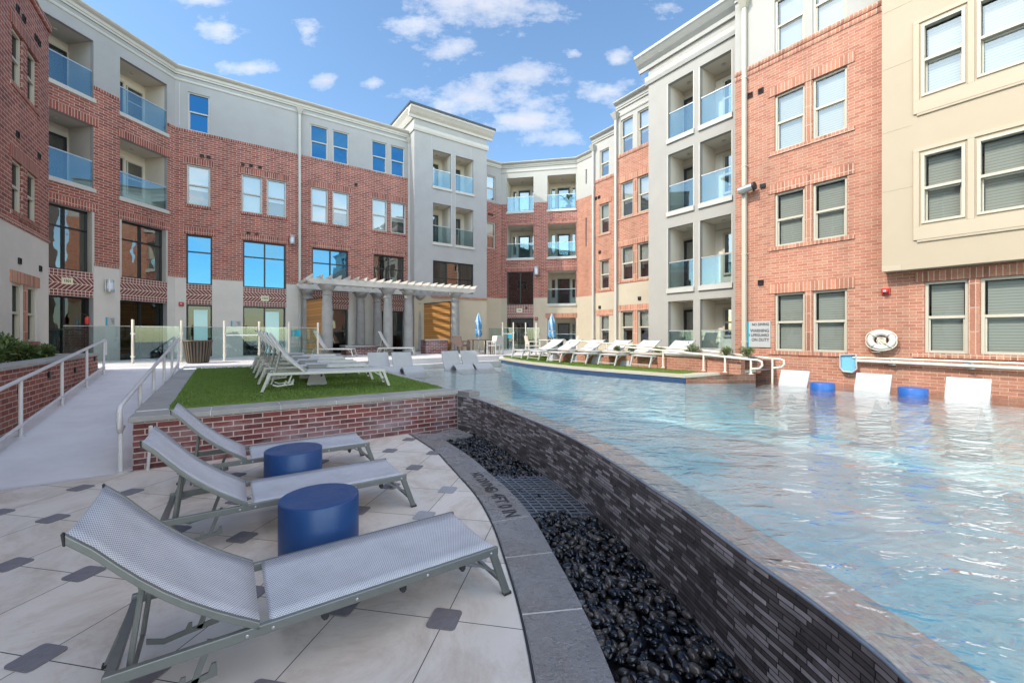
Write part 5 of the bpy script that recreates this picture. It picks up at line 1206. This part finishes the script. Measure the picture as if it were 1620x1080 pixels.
def shrub(name, label, p, seed, r, h, n, m0, m1, ll, grp):
    t = thing(name, label, 'shrub', p, 0, grp); b, tw = shrub_mesh(seed, r, h, n, None, ll); b.build('foliage', [M[m0], M[m1]], t); tw.build('stems', M['twig'], t); return t
PG = 'shrubs in the ramp planter'; base_z = PT_ - .1
spec = [(1.9, -2.85, .42, .50, 'leaf_d', 'twig', .06, 'dusty grey brown shrub at the frame edge of the ramp planter'), (2.9, -2.80, .40, .46, 'leaf_d', 'twig', .06, 'dusty grey brown shrub beside the first glossy green one in the ramp planter'), (3.9, -3.1, .42, .50, 'leaf_d', 'leaf', .07, 'mixed brown and green shrub in the ramp planter under the paired windows'), (4.8, -2.85, .38, .48, 'leaf', 'leaf_l', .12, 'long leaved bright green shrub in the ramp planter'), (5.7, -3.0, .40, .52, 'leaf', 'leaf_l', .13, 'tallest glossy green shrub in the ramp planter'), (6.5, -2.8, .34, .42, 'leaf', 'leaf_l', .12, 'glossy green shrub before the lobby glass in the ramp planter'), (7.5, -2.75, .30, .30, 'leaf', 'leaf_l', .10, 'low green shrub at the fence end of the ramp planter'), (5.3, -3.9, .45, .55, 'leaf', 'leaf_d', .11, 'green shrub at the back of the ramp planter by the brick wing'), (3.2, -3.9, .45, .5, 'leaf_d', 'leaf', .08, 'brownish shrub at the back of the ramp planter')]
for i, (bb, aa, r, h, m0, m1, ll, lab) in enumerate(spec): shrub('shrub', lab, (*g2(aa, bb), base_z), 20 + i, r, h, 900, m0, m1, ll, PG)

# glass pool fence along the patio
def fence(label, px_posts, zb, post_h, glass_h, gates=(), start=None, endp=None, mat='cream_pipe'):
    P = [ground(x, y, zb) for x, y in px_posts]; t = thing('glass_fence', label, 'fence', (*P[0], zb)); o = Vector(P[0])
    for p in P:
        q = Vector(p) - o; b = MB(); b.box(q.x - .03, q.x + .03, q.y - .03, q.y + .03, 0, post_h); po = b.build('post', M[mat], t, bevel=.006)
        b = MB(); b.box(q.x - .07, q.x + .07, q.y - .02, q.y + .02, glass_h * .78, glass_h * .78 + .05); b.box(q.x - .07, q.x + .07, q.y - .02, q.y + .02, .2, .25); b.build('clamp', M['silver'], po)
    seq = ([Vector(start)] if start else []) + [Vector(p) for p in P] + ([Vector(endp)] if endp else [])
    for i, (p, q) in enumerate(zip(seq, seq[1:])):
        d = (q - p).normalized(); n = Vector((-d.y, d.x)) * .006; a, c = p + d * .055 - o, q - d * .055 - o
        b = MB(); b.hexa([(*(a - n), .08), (*(c - n), .08), (*(c + n), .08), (*(a + n), .08), (*(a - n), glass_h), (*(c - n), glass_h), (*(c + n), glass_h), (*(a + n), glass_h)]); b.build('glass_panel', M['fence_glass'], t)
        b = MB(); b.bar((*a, glass_h), (*c, glass_h), .016, .02); b.build('top_edge', M['silver'], t)
        if i in gates: b = MB(); b.bar((*(a - n * 5), glass_h * .76), (*(c - n * 5), glass_h * .76), .03, .05); b.build('gate_closer', M['silver'], t)
    return t
fpx = [(210, 574.5), (287, 572), (355, 570.5), (410, 568.8), (457, 567.3), (503, 565.5)]
fz = fence('frameless glass fence on pale posts before the shaded lobby front', fpx, PATIO, 1.50, 1.27, (3,), start=ground(96, 577.5, PATIO))
def fence_sign(x0, x1, y0, y1, base_px, label, zb):
    p = ground((x0 + x1) / 2, base_px, zb); Y = p[1] - .03; w = (x1 - x0) * Y / F; h = (y1 - y0) * Y / F; zc = H + (HZ - (y0 + y1) / 2) * Y / F
    b = MB(); b.box(-w / 2, w / 2, -.006, .006, -h / 2, h / 2); o = b.build('fence_sign', M['teal'], loc=(p[0], Y, zc)); return tag(o, label, 'sign')
fence_sign(462, 476, 522, 532, 566.8, 'blank teal plate fixed to the lobby glass fence', PATIO)
fpx2 = [(795, 557), (812, 557), (831.5, 556.5), (848, 556.5)]
fence('short glass fence with gate before the far ground floor door', fpx2, PATIO, 1.66, 1.36, (1,), start=ground(772, 557.5, PATIO), endp=ground(856, 556.5, PATIO))
fence_sign(803, 810, 528, 535, 557, 'blank teal plate fixed to the far gate fence', PATIO)

# litter bin
p = ground(313, 574, PATIO); t = thing('litter_bin', 'bronze slatted round litter bin on the patio before the glass fence', 'bin', (*p, PATIO)); bw_ = 19 * p[1] / F; bh_ = 35 * p[1] / F
b = MB(); b.lathe([(bw_ * .70, .01), (bw_ * .92, bh_ * .97)], 28); b.build('liner', M['black'], t, smooth=30)
b = MB()
for k in range(26):
    a = 2 * math.pi * k / 26; c, s = math.cos(a), math.sin(a); b.bar((c * bw_ * .76, s * bw_ * .76, .03), (c * bw_ * 1.0, s * bw_ * 1.0, bh_), .05, .012, up=(c, s, 0))
b.build('slats', M['bin'], t)
b = MB(); b.tube([(math.cos(2 * math.pi * k / 28) * bw_ * 1.01, math.sin(2 * math.pi * k / 28) * bw_ * 1.01, bh_) for k in range(28)], .022, 8, closed=True); b.build('rim', M['bin'], t, smooth=True)

# ------------------------------------------------------------------ pergola
PO = Vector(ground(517.6, 564, PATIO)); PD = Vector(DIR2); PN = Vector((-DIR2[1], DIR2[0]))
pg = thing('pergola', 'grey columned pergola with white rafters before the shaded lobby front', 'pergola', (PO.x, PO.y, PATIO), math.atan2(DIR2[1], DIR2[0]))
fp = Fac(pg, (PO.x, PO.y), DIR2, 1); DB = 2.75; fpb = Fac(pg, (PO.x + PN.x * DB, PO.y + PN.y * DB), DIR2, 1)
CH = 3.18
def column(x, y):
    b = MB(); r = .23
    b.box(x - .30, x + .30, y - .30, y + .30, 0, .10)
    b.lathe([(.285, .10), (.285, .16), (.25, .19), (r, .22), (r, 1.2), (r * .96, 2.0), (r * .84, CH - .48), (r * .84, CH - .46), (.225, CH - .44), (.225, CH - .41), (r * .82, CH - .39), (r * .82, CH - .26), (.24, CH - .22), (.30, CH - .14), (.33, CH - .10), (.33, CH - .02)], 28, (x, y, 0))
    b.box(x - .33, x + .33, y - .33, y + .33, CH - .02, CH + .04); b.build('column', M['column'], pg, smooth=35)
fx = [0, fp.U(613.5), fp.U(645.7), fp.U(720)]; bx = [fpb.U(570.5), fpb.U(597.4), fpb.U(662), -.35 + .0]
for x in fx: column(x, 0)
for x in bx: column(x, DB)
xl, xr = fp.U(485), fp.U(750)
for y in (-.14, .14, DB - .14, DB + .14):
    b = MB(); z0 = CH + .04; b.side_prism([(xl, z0 + .24), (xl, z0 + .16), (xl + .12, z0 + .05), (xl + .35, z0), (xr - .35, z0), (xr - .12, z0 + .05), (xr, z0 + .16), (xr, z0 + .24)], y - .035, y + .035); b.build('beam', M['beam'], pg)
n = 22
for i in range(n):
    x = xl + .16 + (xr - xl - .32) * i / (n - 1); b = MB(); z0 = CH + .26
    b.hexa([(x - .022, -.42, z0), (x + .022, -.42, z0), (x + .022, DB + .42, z0), (x - .022, DB + .42, z0), (x - .022, -.62, z0 + .15), (x + .022, -.62, z0 + .15), (x + .022, DB + .6, z0 + .15), (x - .022, DB + .6, z0 + .15)]); b.build('rafter', M['beam'], pg)
def wood_wall(a, c, z0, z1):
    a, c = Vector(a), Vector(c); d = c - a; o = MB(); o.box(0, d.length, -.04, .04, z0, z1); q = o.build('wood_screen', M['wood'], pg, loc=(a.x, a.y, 0), rz=math.atan2(d.y, d.x))
    f = MB(); f.box(-.0, d.length, -.05, .05, z1, z1 + .05); f.build('screen_cap', M['dark'], q)
wood_wall((-.10, .36), (-.42, DB - .36), .02, 2.62); wood_wall((fx[3] - .12, .30), (fx[3] - .75, DB + .3), .02, 2.72)
b = MB(); bx0, bx1 = fp.U(668), fp.U(704); b.box(bx0 + .15, bx1 + .1, -.1, .55, 0, .68); cst = b.build('brick_counter', M['brick_bed'], pg); b = MB(); b.box(bx0 + .1, bx1 + .15, -.15, .6, .68, .74); b.build('counter_top', M['cap'], cst, bevel=.01)
fp_ = thing('fire_pit', 'low brick fire pit with grey stone top inside the pergola', 'fire pit', (*(PO + PD * 1.95 + PN * 1.25), PATIO), fp.ang)
b = MB(); b.box(-.95, .95, -.5, .5, 0, .38); b.build('brick_face', M['brick_bed'], fp_); b = MB(); b.box(-1.02, 1.02, -.57, .57, .38, .46); b.build('stone_top', M['cap'], fp_, bevel=.012); b = MB(); b.box(-.55, .55, -.2, .2, .46, .475); b.build('burner', M['black'], fp_)
for px_, lab in ((572, 'pale lounger under the pergola behind its corner column'), (668, 'pale lounger under the pergola between columns and brick counter')):
    g = ground(px_, 565 if px_ < 600 else 562.5, PATIO); a_ = R_(8); d = Vector((math.cos(a_), math.sin(a_))); o = Vector(g) - d * 2.0; c = clone(fl_, lab, (o.x, o.y, PATIO + .004), a_); c['group'] = 'loungers under the pergola'; c.scale = (.72, 1, 1)

# ------------------------------------------------------------------ closed parasols, tables, chairs
def parasol(label, p, top, bot):
    t = thing('closed_parasol', label, 'parasol', (*p, PATIO), 0, 'closed blue parasols'); b = MB(); b.tube([(0, 0, 0), (0, 0, top)], .022, 10); b.build('pole', M['white_pipe'], t, smooth=40)
    b = MB(); n = 24; rings = []; zs = [(bot, .12), (bot + .10, .21), (bot + .3, .19), (bot + .34, .15), (bot + .40, .20), (bot + .75, .20), (top - .25, .13), (top - .04, .04), (top, .012)]
    for z, r in zs:
        rings.append(len(b.v))
        for k in range(n):
            a = 2 * math.pi * k / n; rr = .8 * r * (1 + .22 * math.cos(6 * a + z * 2) * (1 if z < top - .2 else .4)); b.v.append((rr * math.cos(a), rr * math.sin(a), z + (.05 * math.cos(6 * a) if z == bot else 0)))
    for a, c in zip(rings, rings[1:]):
        for k in range(n): b.f.append((a + k, a + (k + 1) % n, c + (k + 1) % n, c + k)); b.m.append(0); b.uv.append(())
    b.build('canopy', M['canvas'], t, smooth=True); b = MB(); b.tube([(.16 * math.cos(k * .5236), .16 * math.sin(k * .5236), bot + .33) for k in range(12)], .018, 6, closed=True); b.build('tie', M['white_resin'], t, smooth=True)
    b = MB(); b.lathe([(.28, 0), (.28, .05), (.06, .09), (.045, .3)], 24); b.build('base', M['column'], t, smooth=30); return t
u1 = ground(757, 560, PATIO); u2 = ground(873, 561, PATIO)
def topz(p, y): return H + (HZ - y) * p[1] / F - PATIO
parasol('closed blue and white parasol by the stair tower corner', u1, topz(u1, 495), topz(u1, 532)); parasol('closed blue and white parasol before the far balcony rail', u2, topz(u2, 496), topz(u2, 534))
def table(label, p, w, h, mat, top):
    t = thing('dining_table', label, 'table', (*p, PATIO), R_(20), 'patio dining tables'); b = MB(); b.box(-w, w, -w, w, h - .04, h); b.build('table_top', M[top], t, bevel=.01)
    for sx in (-1, 1):
        for sy in (-1, 1): b = MB(); b.box(sx * w * .86 - .03, sx * w * .86 + .03, sy * w * .86 - .03, sy * w * .86 + .03, 0, h - .04); b.build('leg', M[mat], t)
    return t
table('brown square table under the parasol by the stair tower corner', (u1[0] + .05, u1[1] - .05), .52, .74, 'wicker', 'wicker'); table('cream square table under the parasol before the far balcony', (u2[0], u2[1] - .05), .5, .74, 'cream_pipe', 'cream_pipe')
def chair(label, p, rz, seat, grp):
    t = thing('patio_chair', label, 'chair', (*p, PATIO), rz, grp); b = MB(); b.box(-.27, .27, -.27, .27, .42, .47); b.build('seat', M[seat], t, bevel=.012)
    b = MB(); b.hexa([(-.27, .24, .50), (.27, .24, .50), (.27, .28, .50), (-.27, .28, .50), (-.27, .33, .92), (.27, .33, .92), (.27, .37, .92), (-.27, .37, .92)]); b.build('backrest', M[seat], t, bevel=.01)
    for sx in (-1, 1):
        b = MB(); b.box(sx * .29 - .025, sx * .29 + .025, -.27, .30, .63, .665); b.build('armrest', M[seat], t, bevel=.006)
        for y, z in ((-.25, .63), (.27, .63)): b = MB(); b.box(sx * .29 - .022, sx * .29 + .022, y - .022, y + .022, 0, z); b.build('leg', M[seat], t)
    return t
GC = 'patio chairs'
for (dx, dy, rz, m_, lab) in ((-.75, -.75, 2.5, 'wicker', 'brown patio chair with its back to the pool by the stair tower parasol'), (-.95, .35, 1.3, 'wicker', 'brown patio chair half hidden behind another at the stair tower'), (.85, -.45, -2.2, 'white_resin', 'white patio chair at the pool side of the brown table'), (.65, .65, -.7, 'cream_pipe', 'cream patio chair behind the brown table')): chair(lab, (u1[0] + dx, u1[1] + dy), rz, m_, GC)
for (dx, dy, rz, m_, lab) in ((-.95, -.3, 1.8, 'cream_pipe', 'cream patio chair between the far gate fence and its table'), (.9, -.1, -1.6, 'cream_pipe', 'cream patio chair on the wall side of the far table')): chair(lab, (u2[0] + dx, u2[1] + dy), rz, m_, GC)

# ------------------------------------------------------------------ sunlit ramp rails, planter and shrubs on the right
fo = Fac(wr, (PR[0] - DIRR[0] * 8 + DIRR[1] * 1.1, PR[1] - DIRR[1] * 8 - DIRR[0] * 1.1), DIRR, 1); fo2 = Fac(wr, (PR[0] - DIRR[0] * 8 + DIRR[1] * 2.0, PR[1] - DIRR[1] * 8 - DIRR[0] * 2.0), DIRR, 1)
def w3(f, x, y): u = f.U(x); return f.at(u, 0, f.zpx(x, y))
def foot(f, x, y0, z): u = f.U(x); q = f.at(u, 0, 0); return (q[0], q[1], z, f.zpx(x, y0))
rail_set('cream pipe handrail along the sunlit brick wall, looped by the pool lounger', 'handrail', [w3(fo, x, y) for x, y in ((1224, 582), (1237, 580.5), (1240.5, 576), (1240, 570), (1235, 568), (1222, 567), (1170, 561.5), (1108, 554), (1000, 546), (906, 538.5), (901, 541), (900, 546), (905, 549))], .027, 'cream_pipe', 'handrail', [foot(fo, 1222, 567, .62), foot(fo, 1148, 558.5, .9), foot(fo, 1049, 549, .95), foot(fo, 960, 542.5, .95)])
rail_set('cream pipe handrail on the lawn side of the sunlit ramp', 'handrail', [w3(fo2, x, y) for x, y in ((1188, 583.5), (1202, 582.5), (1206, 578), (1205, 572), (1199, 569.5), (1170, 567), (1108, 560), (1040, 553.5), (990, 549))], .027, 'cream_pipe', 'handrail', [foot(fo2, 1188, 568.5, .95), foot(fo2, 1147, 564.5, .95), foot(fo2, 1113, 560.5, .95), foot(fo2, 1049, 554, .95)])
rp2 = thing('brick_planter', 'long low sunlit brick planter with cap behind the sunlit loungers', 'planter', (*fo2.P, 0), fo2.ang)
ua, ub = fo2.U(880), fo2.U(1168); pz0 = fo2.zpx(1100, 561.5)
b = MB(); b.box(ua, ub, .12, .34, .9, pz0 - .05); b.build('brick_face', M['brick_sun'], rp2); b = MB(); b.box(ua - .04, ub + .04, .07, .42, pz0 - .05, pz0); b.build('stone_cap', M['trim_cr'], rp2, bevel=.006); b = MB(); b.face([(ua, .34, pz0 - .06), (ub, .34, pz0 - .06), (ub, 1.9, pz0 - .06), (ua, 1.9, pz0 - .06)]); b.build('soil', M['soil'], rp2)
b = MB(); b.box(ua, ub, 1.0, 1.2, .9, pz0 - .08); b.build('inner_wall', M['brick_sun'], rp2)
for i, (x, r, h, lab) in enumerate(((1160, .27, .40, 'round green shrub next to the downspout in the sunlit planter'), (1126, .28, .42, 'round green shrub under the tower balcony nearest the downspout'), (1072, .34, .44, 'wide green shrub under the far tower balcony'), (1018, .25, .26, 'low spreading shrub below the paired windows'), (978, .22, .30, 'small upright shrub below the narrow windows'), (955, .22, .26, 'small shrub at the far end of the sunlit planter'))):
    q = fo2.at(fo2.U(x), -.72, 0); shrub('shrub', lab, (q[0], q[1], pz0 - .06), 60 + i, r * .72, h * .8, 600, 'leaf_l', 'leaf', .05, 'shrubs in the sunlit planter')

# ------------------------------------------------------------------ things fixed to the walls
def on_wall(f, x, y, out=0): u = f.U(x); return f.at(u, out, f.zpx(x, y))
def size(f, x, dpx): Y = f.P[1] + f.d[1] * f.U(x); return dpx * Y / F
def wall_lamp(label, f, x, y, hp):
    h = size(f, x, hp); t = thing('wall_lamp', label, 'wall lamp', on_wall(f, x, y), f.ang, 'wall lamps'); r = h * .26
    b = MB(); b.lathe([(r * .8, -h * .38), (r * .8, h * .38)], 16, (0, -r - .03, 0)); b.build('glass', M['lamp_glass'], t, smooth=30)
    b = MB()
    for z in (-h * .42, -h * .3, h * .3, h * .42): b.tube([(r * math.cos(k * .5236), -r - .03 + r * math.sin(k * .5236), z) for k in range(12)], .012, 6, closed=True)
    for k in range(4): a = k * math.pi / 2 + .785; b.tube([(r * math.cos(a), -r - .03 + r * math.sin(a), -h * .5), (r * math.cos(a), -r - .03 + r * math.sin(a), h * .5)], .011, 6)
    b.build('cage', M['silver'], t); b = MB(); b.box(-r * .6, r * .6, -.03, .0, -h * .3, h * .3); b.build('back_plate', M['silver'], t)
wall_lamp('caged cylinder wall lamp on the pale pier between the corner storefronts', f1, 169, 452, 21); wall_lamp('caged cylinder wall lamp on the shaded brick beside the drainpipe', f2, 461.5, 380, 15); wall_lamp('white wall lamp on the far brick wing between the balconies', f3, 849, 429, 15)
def plate(label, f, x0, x1, y0, y1, stripe=None, out=.03, mat='sign_w', cat='sign', name='sign', lines=None):
    xm = (x0 + x1) / 2; w = f.U(x1) - f.U(x0); h = size(f, xm, y1 - y0); t = thing(name, label, cat, on_wall(f, xm, (y0 + y1) / 2), f.ang)
    b = MB(); b.box(-w / 2, w / 2, -out, 0.0, -h / 2, h / 2); b.build('board', M[mat], t)
    if stripe: b = MB(); b.box(-w / 2, -w / 2 + w * stripe, -out - .004, -out, -h / 2, h / 2); b.build('stripe', M['teal'], t)
    for (s, sz_, dz_, al) in lines or (): text_part('lettering', s, sz_ * h, M['ink'], t, (w * .45 if al == 'RIGHT' else 0, -out - .002, dz_ * h), (R_(90), 0, 0), al, .85, .004)
    return t, w, h, out
plate('white pool sign with teal stripe reading warning no lifeguard on duty', fr, 1182, 1219, 508, 549, .09, lines=[('NO DIVING', .14, .37, 'RIGHT'), ('WARNING', .165, .13, 'RIGHT'), ('NO LIFEGUARD', .15, -.04, 'RIGHT'), ('ON DUTY', .165, -.22, 'RIGHT')])
for (f, a, c, y0, y1, lab) in ((f1, 166.5, 180.5, 502, 515, 'small white notice with blue edge on the pale pier under the caged lamp'), (f2, 365, 381, 507.5, 516, 'small white notice with blue edge beside the double door')):
    t, w, h, o_ = plate(lab, f, a, c, y0, y1, .16)
    for k in range(4): b = MB(); b.box(w * (.05 + .05 * k), w * .45, -o_ - .003, -o_, h * (.28 - k * .17) - h * .03, h * (.28 - k * .17) + h * .03); b.build('printed_line', M['ink'], t)
for (f, a, c, y0, y1, s, lab) in ((f1, 97, 114.5, 439.5, 449.5, '1501', 'pale number plaque 1501 on the corner herringbone panel'), (f2, 413, 425, 468, 476, '1503', 'pale number plaque over the double door'), (f3, 817.5, 826, 488, 494, '1505', 'pale number plaque on the far herringbone panel')):
    plate(lab, f, a, c, y0, y1, None, .03, 'plaque', 'number plaque', 'number_plaque', [(s, .6, 0, 'CENTER')])
def alarm(label, f, x, y, r):
    rr = size(f, x, r); t = thing('fire_alarm', label, 'fire alarm', on_wall(f, x, y), f.ang, 'red fire alarms'); b = MB(); b.box(-rr, rr, -.05, 0, -rr, rr); b.build('housing', M['red'], t, bevel=.012)
    b = MB(); b.lathe([(rr * .75, 0), (rr * .7, .04), (rr * .3, .07), (.001, .07)], 16); q = b.build('horn', M['red'], t, loc=(0, -.05, 0), smooth=30); q.rotation_euler = (R_(90), 0, 0); b = MB(); b.box(-rr * .35, rr * .35, -.135, -.12, -rr * .3, rr * .3); b.build('strobe', M['sign_w'], t)
alarm('red fire alarm on the pale pier of the shaded front', f2, 287, 481, 3.4); alarm('red fire alarm on the sunlit brick beside the tan bay', fr, 1402, 460.5, 5.5); alarm('red fire alarm on the far cream wall between door and balcony', f3, 848.5, 504, 2.6)
t = thing('flood_light', 'silver tube floodlight on a bracket high on the sunlit brick', 'floodlight', on_wall(fr, 1192, 300), fr.ang); b = MB(); b.tube([(-.30, -.22, -.01), (.10, -.22, .03)], .105, 16); b.build('tube_body', M['silver'], t, smooth=40); b = MB(); b.lathe([(.115, -.03), (.115, .03)], 18); q = b.build('end_disc', M['black'], t, loc=(.12, -.22, .03), smooth=30); q.rotation_euler = (0, R_(84), 0); b = MB(); b.box(-.02, .04, -.2, 0, -.03, .04); b.box(.2, .34, -.06, 0, -.02, .08); b.build('bracket', M['dark'], t)
# life ring
rr = size(fr, 1397, 13.6); t = thing('life_ring', 'white life ring with rope hung on the sunlit brick wall', 'life ring', on_wall(fr, 1397, 538, .12), fr.ang); n = 36
b = MB(); b.tube([(rr * math.cos(2 * math.pi * k / n), 0, rr * .86 * math.sin(2 * math.pi * k / n)) for k in range(n)], rr * .33, 14, closed=True); b.build('ring', M['ring'], t, smooth=True)
b = MB(); n = 48; b.tube([((rr * 1.36 + .03 * abs(math.sin(4 * math.pi * k / n))) * math.cos(2 * math.pi * k / n), -.03, (rr * 1.2) * math.sin(2 * math.pi * k / n)) for k in range(n)], .011, 6, closed=True); b.build('grab_rope', M['rope'], t, smooth=True)
for k in range(4):
    a = math.pi / 4 + k * math.pi / 2; b = MB(); c = Vector((rr * math.cos(a), 0, rr * .86 * math.sin(a))); ax = c.normalized(); b.tube([c + (ax * math.cos(q) + Vector((0, 1, 0)) * math.sin(q)) * rr * .345 for q in [2 * math.pi * i / 16 for i in range(16)]], .016, 6, closed=True); b.build('band', M['trim'], t, smooth=True)
b = MB(); rnd = random.Random(3)
for k in range(7): b.tube([(rr * (.35 * math.cos(q + k) + .05 * rnd.uniform(-1, 1)), -.02 + .02 * k * .3, rr * (.42 * math.sin(q + k * .3)) - .02) for q in [i * .52 for i in range(12)]], .010, 6, closed=True)
b.tube([(.02, -.06, rr * .4), (.05, -.08, -.05), (.09, -.06, -rr * .5)], .012, 6); b.build('rope_coil', M['rope'], t, smooth=True)
b = MB(); b.box(-.04, .04, .0, .12, rr * .5, rr * .62); b.build('hook', M['red'], t); b = MB(); b.box(-.16, -.02, -.04, .1, -rr * 1.42, -rr * 1.3); b.build('lower_bracket', M['silver'], t)
# skimmer net and poles
t = thing('skimmer_net', 'white framed skimmer net with blue mesh hanging on the brick wall', 'skimmer net', on_wall(fr, 1345, 574, .14), fr.ang); w, h = size(fr, 1345, 10) * 1.05, size(fr, 1345, 14)
P = [(-w, -.0, h * .9), (w * .95, 0, h), (w * 1.02, 0, -h * .6), (w * .5, 0, -h), (-w * .6, 0, -h * .95), (-w, 0, -h * .5)]; b = MB(); b.tube(P, .022, 8, closed=True); b.build('net_frame', M['white_resin'], t, smooth=40)
M['net'] = plain('pale_blue_net', (.16, .42, .58), .8, 0, .2, 40)
b = MB(); b.face([(p[0] * .95, .03, p[2] * .95) for p in P]); b.build('mesh', M['net'], t); b = MB(); b.tube([(w * .9, .0, -h * .3), (w * 1.15, 0, -h * 1.15)], .016, 8); b.build('socket', M['red'], t)
for (pts, r, mat_, lab) in (([(1352, 565), (1640, 575)], .021, 'cream_pipe', 'thin cream pool pole resting on wall hooks above the thicker one'), ([(1357, 570), (1640, 583)], .036, 'silver', 'thick pale telescopic pool pole under the thin one')):
    q = [Vector(on_wall(fr, x, y, .12)) for x, y in pts]; t = thing('pool_pole', lab, 'pole', q[0]); b = MB(); b.tube([Vector((0, 0, 0)), q[1] - q[0]], r, 10); b.build('shaft', M['cream_pipe'], t, smooth=40)
    for k in (.25, .7): c = (q[1] - q[0]) * k; b = MB(); b.box(c.x - .03, c.x + .03, c.y - .03, c.y + .10, c.z - r - .03, c.z - r); b.build('wall_hook', M['silver'], t)
# fire extinguisher before the corner storefront
q = on_wall(f1, 131.5, 506, .18); t = thing('fire_extinguisher', 'red fire extinguisher with black hose before the corner storefront glass', 'extinguisher', q); h = size(f1, 131, 13)
b = MB(); b.lathe([(h * .2, -h * .5), (h * .22, -h * .45), (h * .22, h * .25), (h * .1, h * .38), (h * .07, h * .44)], 16); b.build('cylinder', M['red'], t, smooth=35); b = MB(); b.box(-h * .05, h * .05, -h * .05, h * .05, h * .44, h * .56); b.bar((0, 0, h * .54), (-h * .3, 0, h * .68), .03, .02); b.build('valve', M['black'], t)
b = MB(); b.tube([(0, -h * .05, h * .5), (-h * .4, -h * .1, h * .75), (-h * .8, -h * .1, h * .9)], .012, 6); b.build('hose', M['black'], t, smooth=True)
# potted palm on the far balcony
q = f3.at(f3.U(899), -.35, LV[0][0]); t = thing('potted_palm', 'potted palm leaning over the upper far balcony glass', 'potted plant', q); b = MB(); b.lathe([(.14, 0), (.2, .35), (.19, .36)], 16); b.build('pot', M['wicker'], t, smooth=30); b = MB(); rnd = random.Random(9)
for k in range(14):
    a = rnd.uniform(0, 6.28); l = rnd.uniform(.8, 1.25); tip_ = rnd.uniform(.2, .6)
    for j in range(8):
        s0, s1 = j / 8, (j + 1) / 8; f_ = lambda s: Vector((math.cos(a) * l * s * .6, math.sin(a) * l * s * .6, .36 + l * s * 1.25 - l * s * s * (1 - tip_ * .6))); p0, p1 = f_(s0), f_(s1); sd_ = Vector((-math.sin(a), math.cos(a), 0)) * .10 * math.sin(math.pi * (s0 * .9 + .1)); b.face([p0 - sd_, p1 - sd_, p1 + sd_, p0 + sd_])
b.build('fronds', M['leaf_l'], t)

# ------------------------------------------------------------------ paver corner plates
plate0 = None
def rounded(s, r, n=4): return [(sx * (s - r) + r * math.cos(a0 + k * math.pi / 2 / n), sy * (s - r) + r * math.sin(a0 + k * math.pi / 2 / n)) for sx, sy, a0 in ((1, 1, 0), (-1, 1, math.pi / 2), (-1, -1, math.pi), (1, -1, 1.5 * math.pi)) for k in range(n + 1)]
cnt = 0
for i in range(-11, 3):
    for j in range(-2, 9):
        x = ORG.x + TILE * (c_ * i - s_ * j); y = ORG.y + TILE * (s_ * i + c_ * j)
        v = Vector((x, y)) - W0; bb = v.dot(A2)
        if bb > -.12 or y < .9: continue
        if x > 0 or (y > 2.4 and in_poly(x, y, poly) is False): continue
        sx = CX + F * x / y
        if not (-60 < sx < 1000): continue
        near_cop = min((Vector(p) - Vector((x, y))).length for p in cin_s)
        if near_cop < .1: continue
        m_ = 'plate' if x < -1.25 or y < 3.2 else 'plate_l'
        t = thing('paver_plate', 'square rubber plate over the corner where four pavers meet', 'paver plate', (x, y, .0), TH, 'corner plates of the paver deck')
        b = MB(); b.prism(rounded(.10, .028), .0015, .010); b.build('plate', M[m_], t, bevel=.002); b = MB(); b.lathe([(.026, .010), (.026, .0125), (.016, .0135), (.001, .0135)], 16); b.build('screw_cap', M[m_], t, smooth=30); cnt += 1
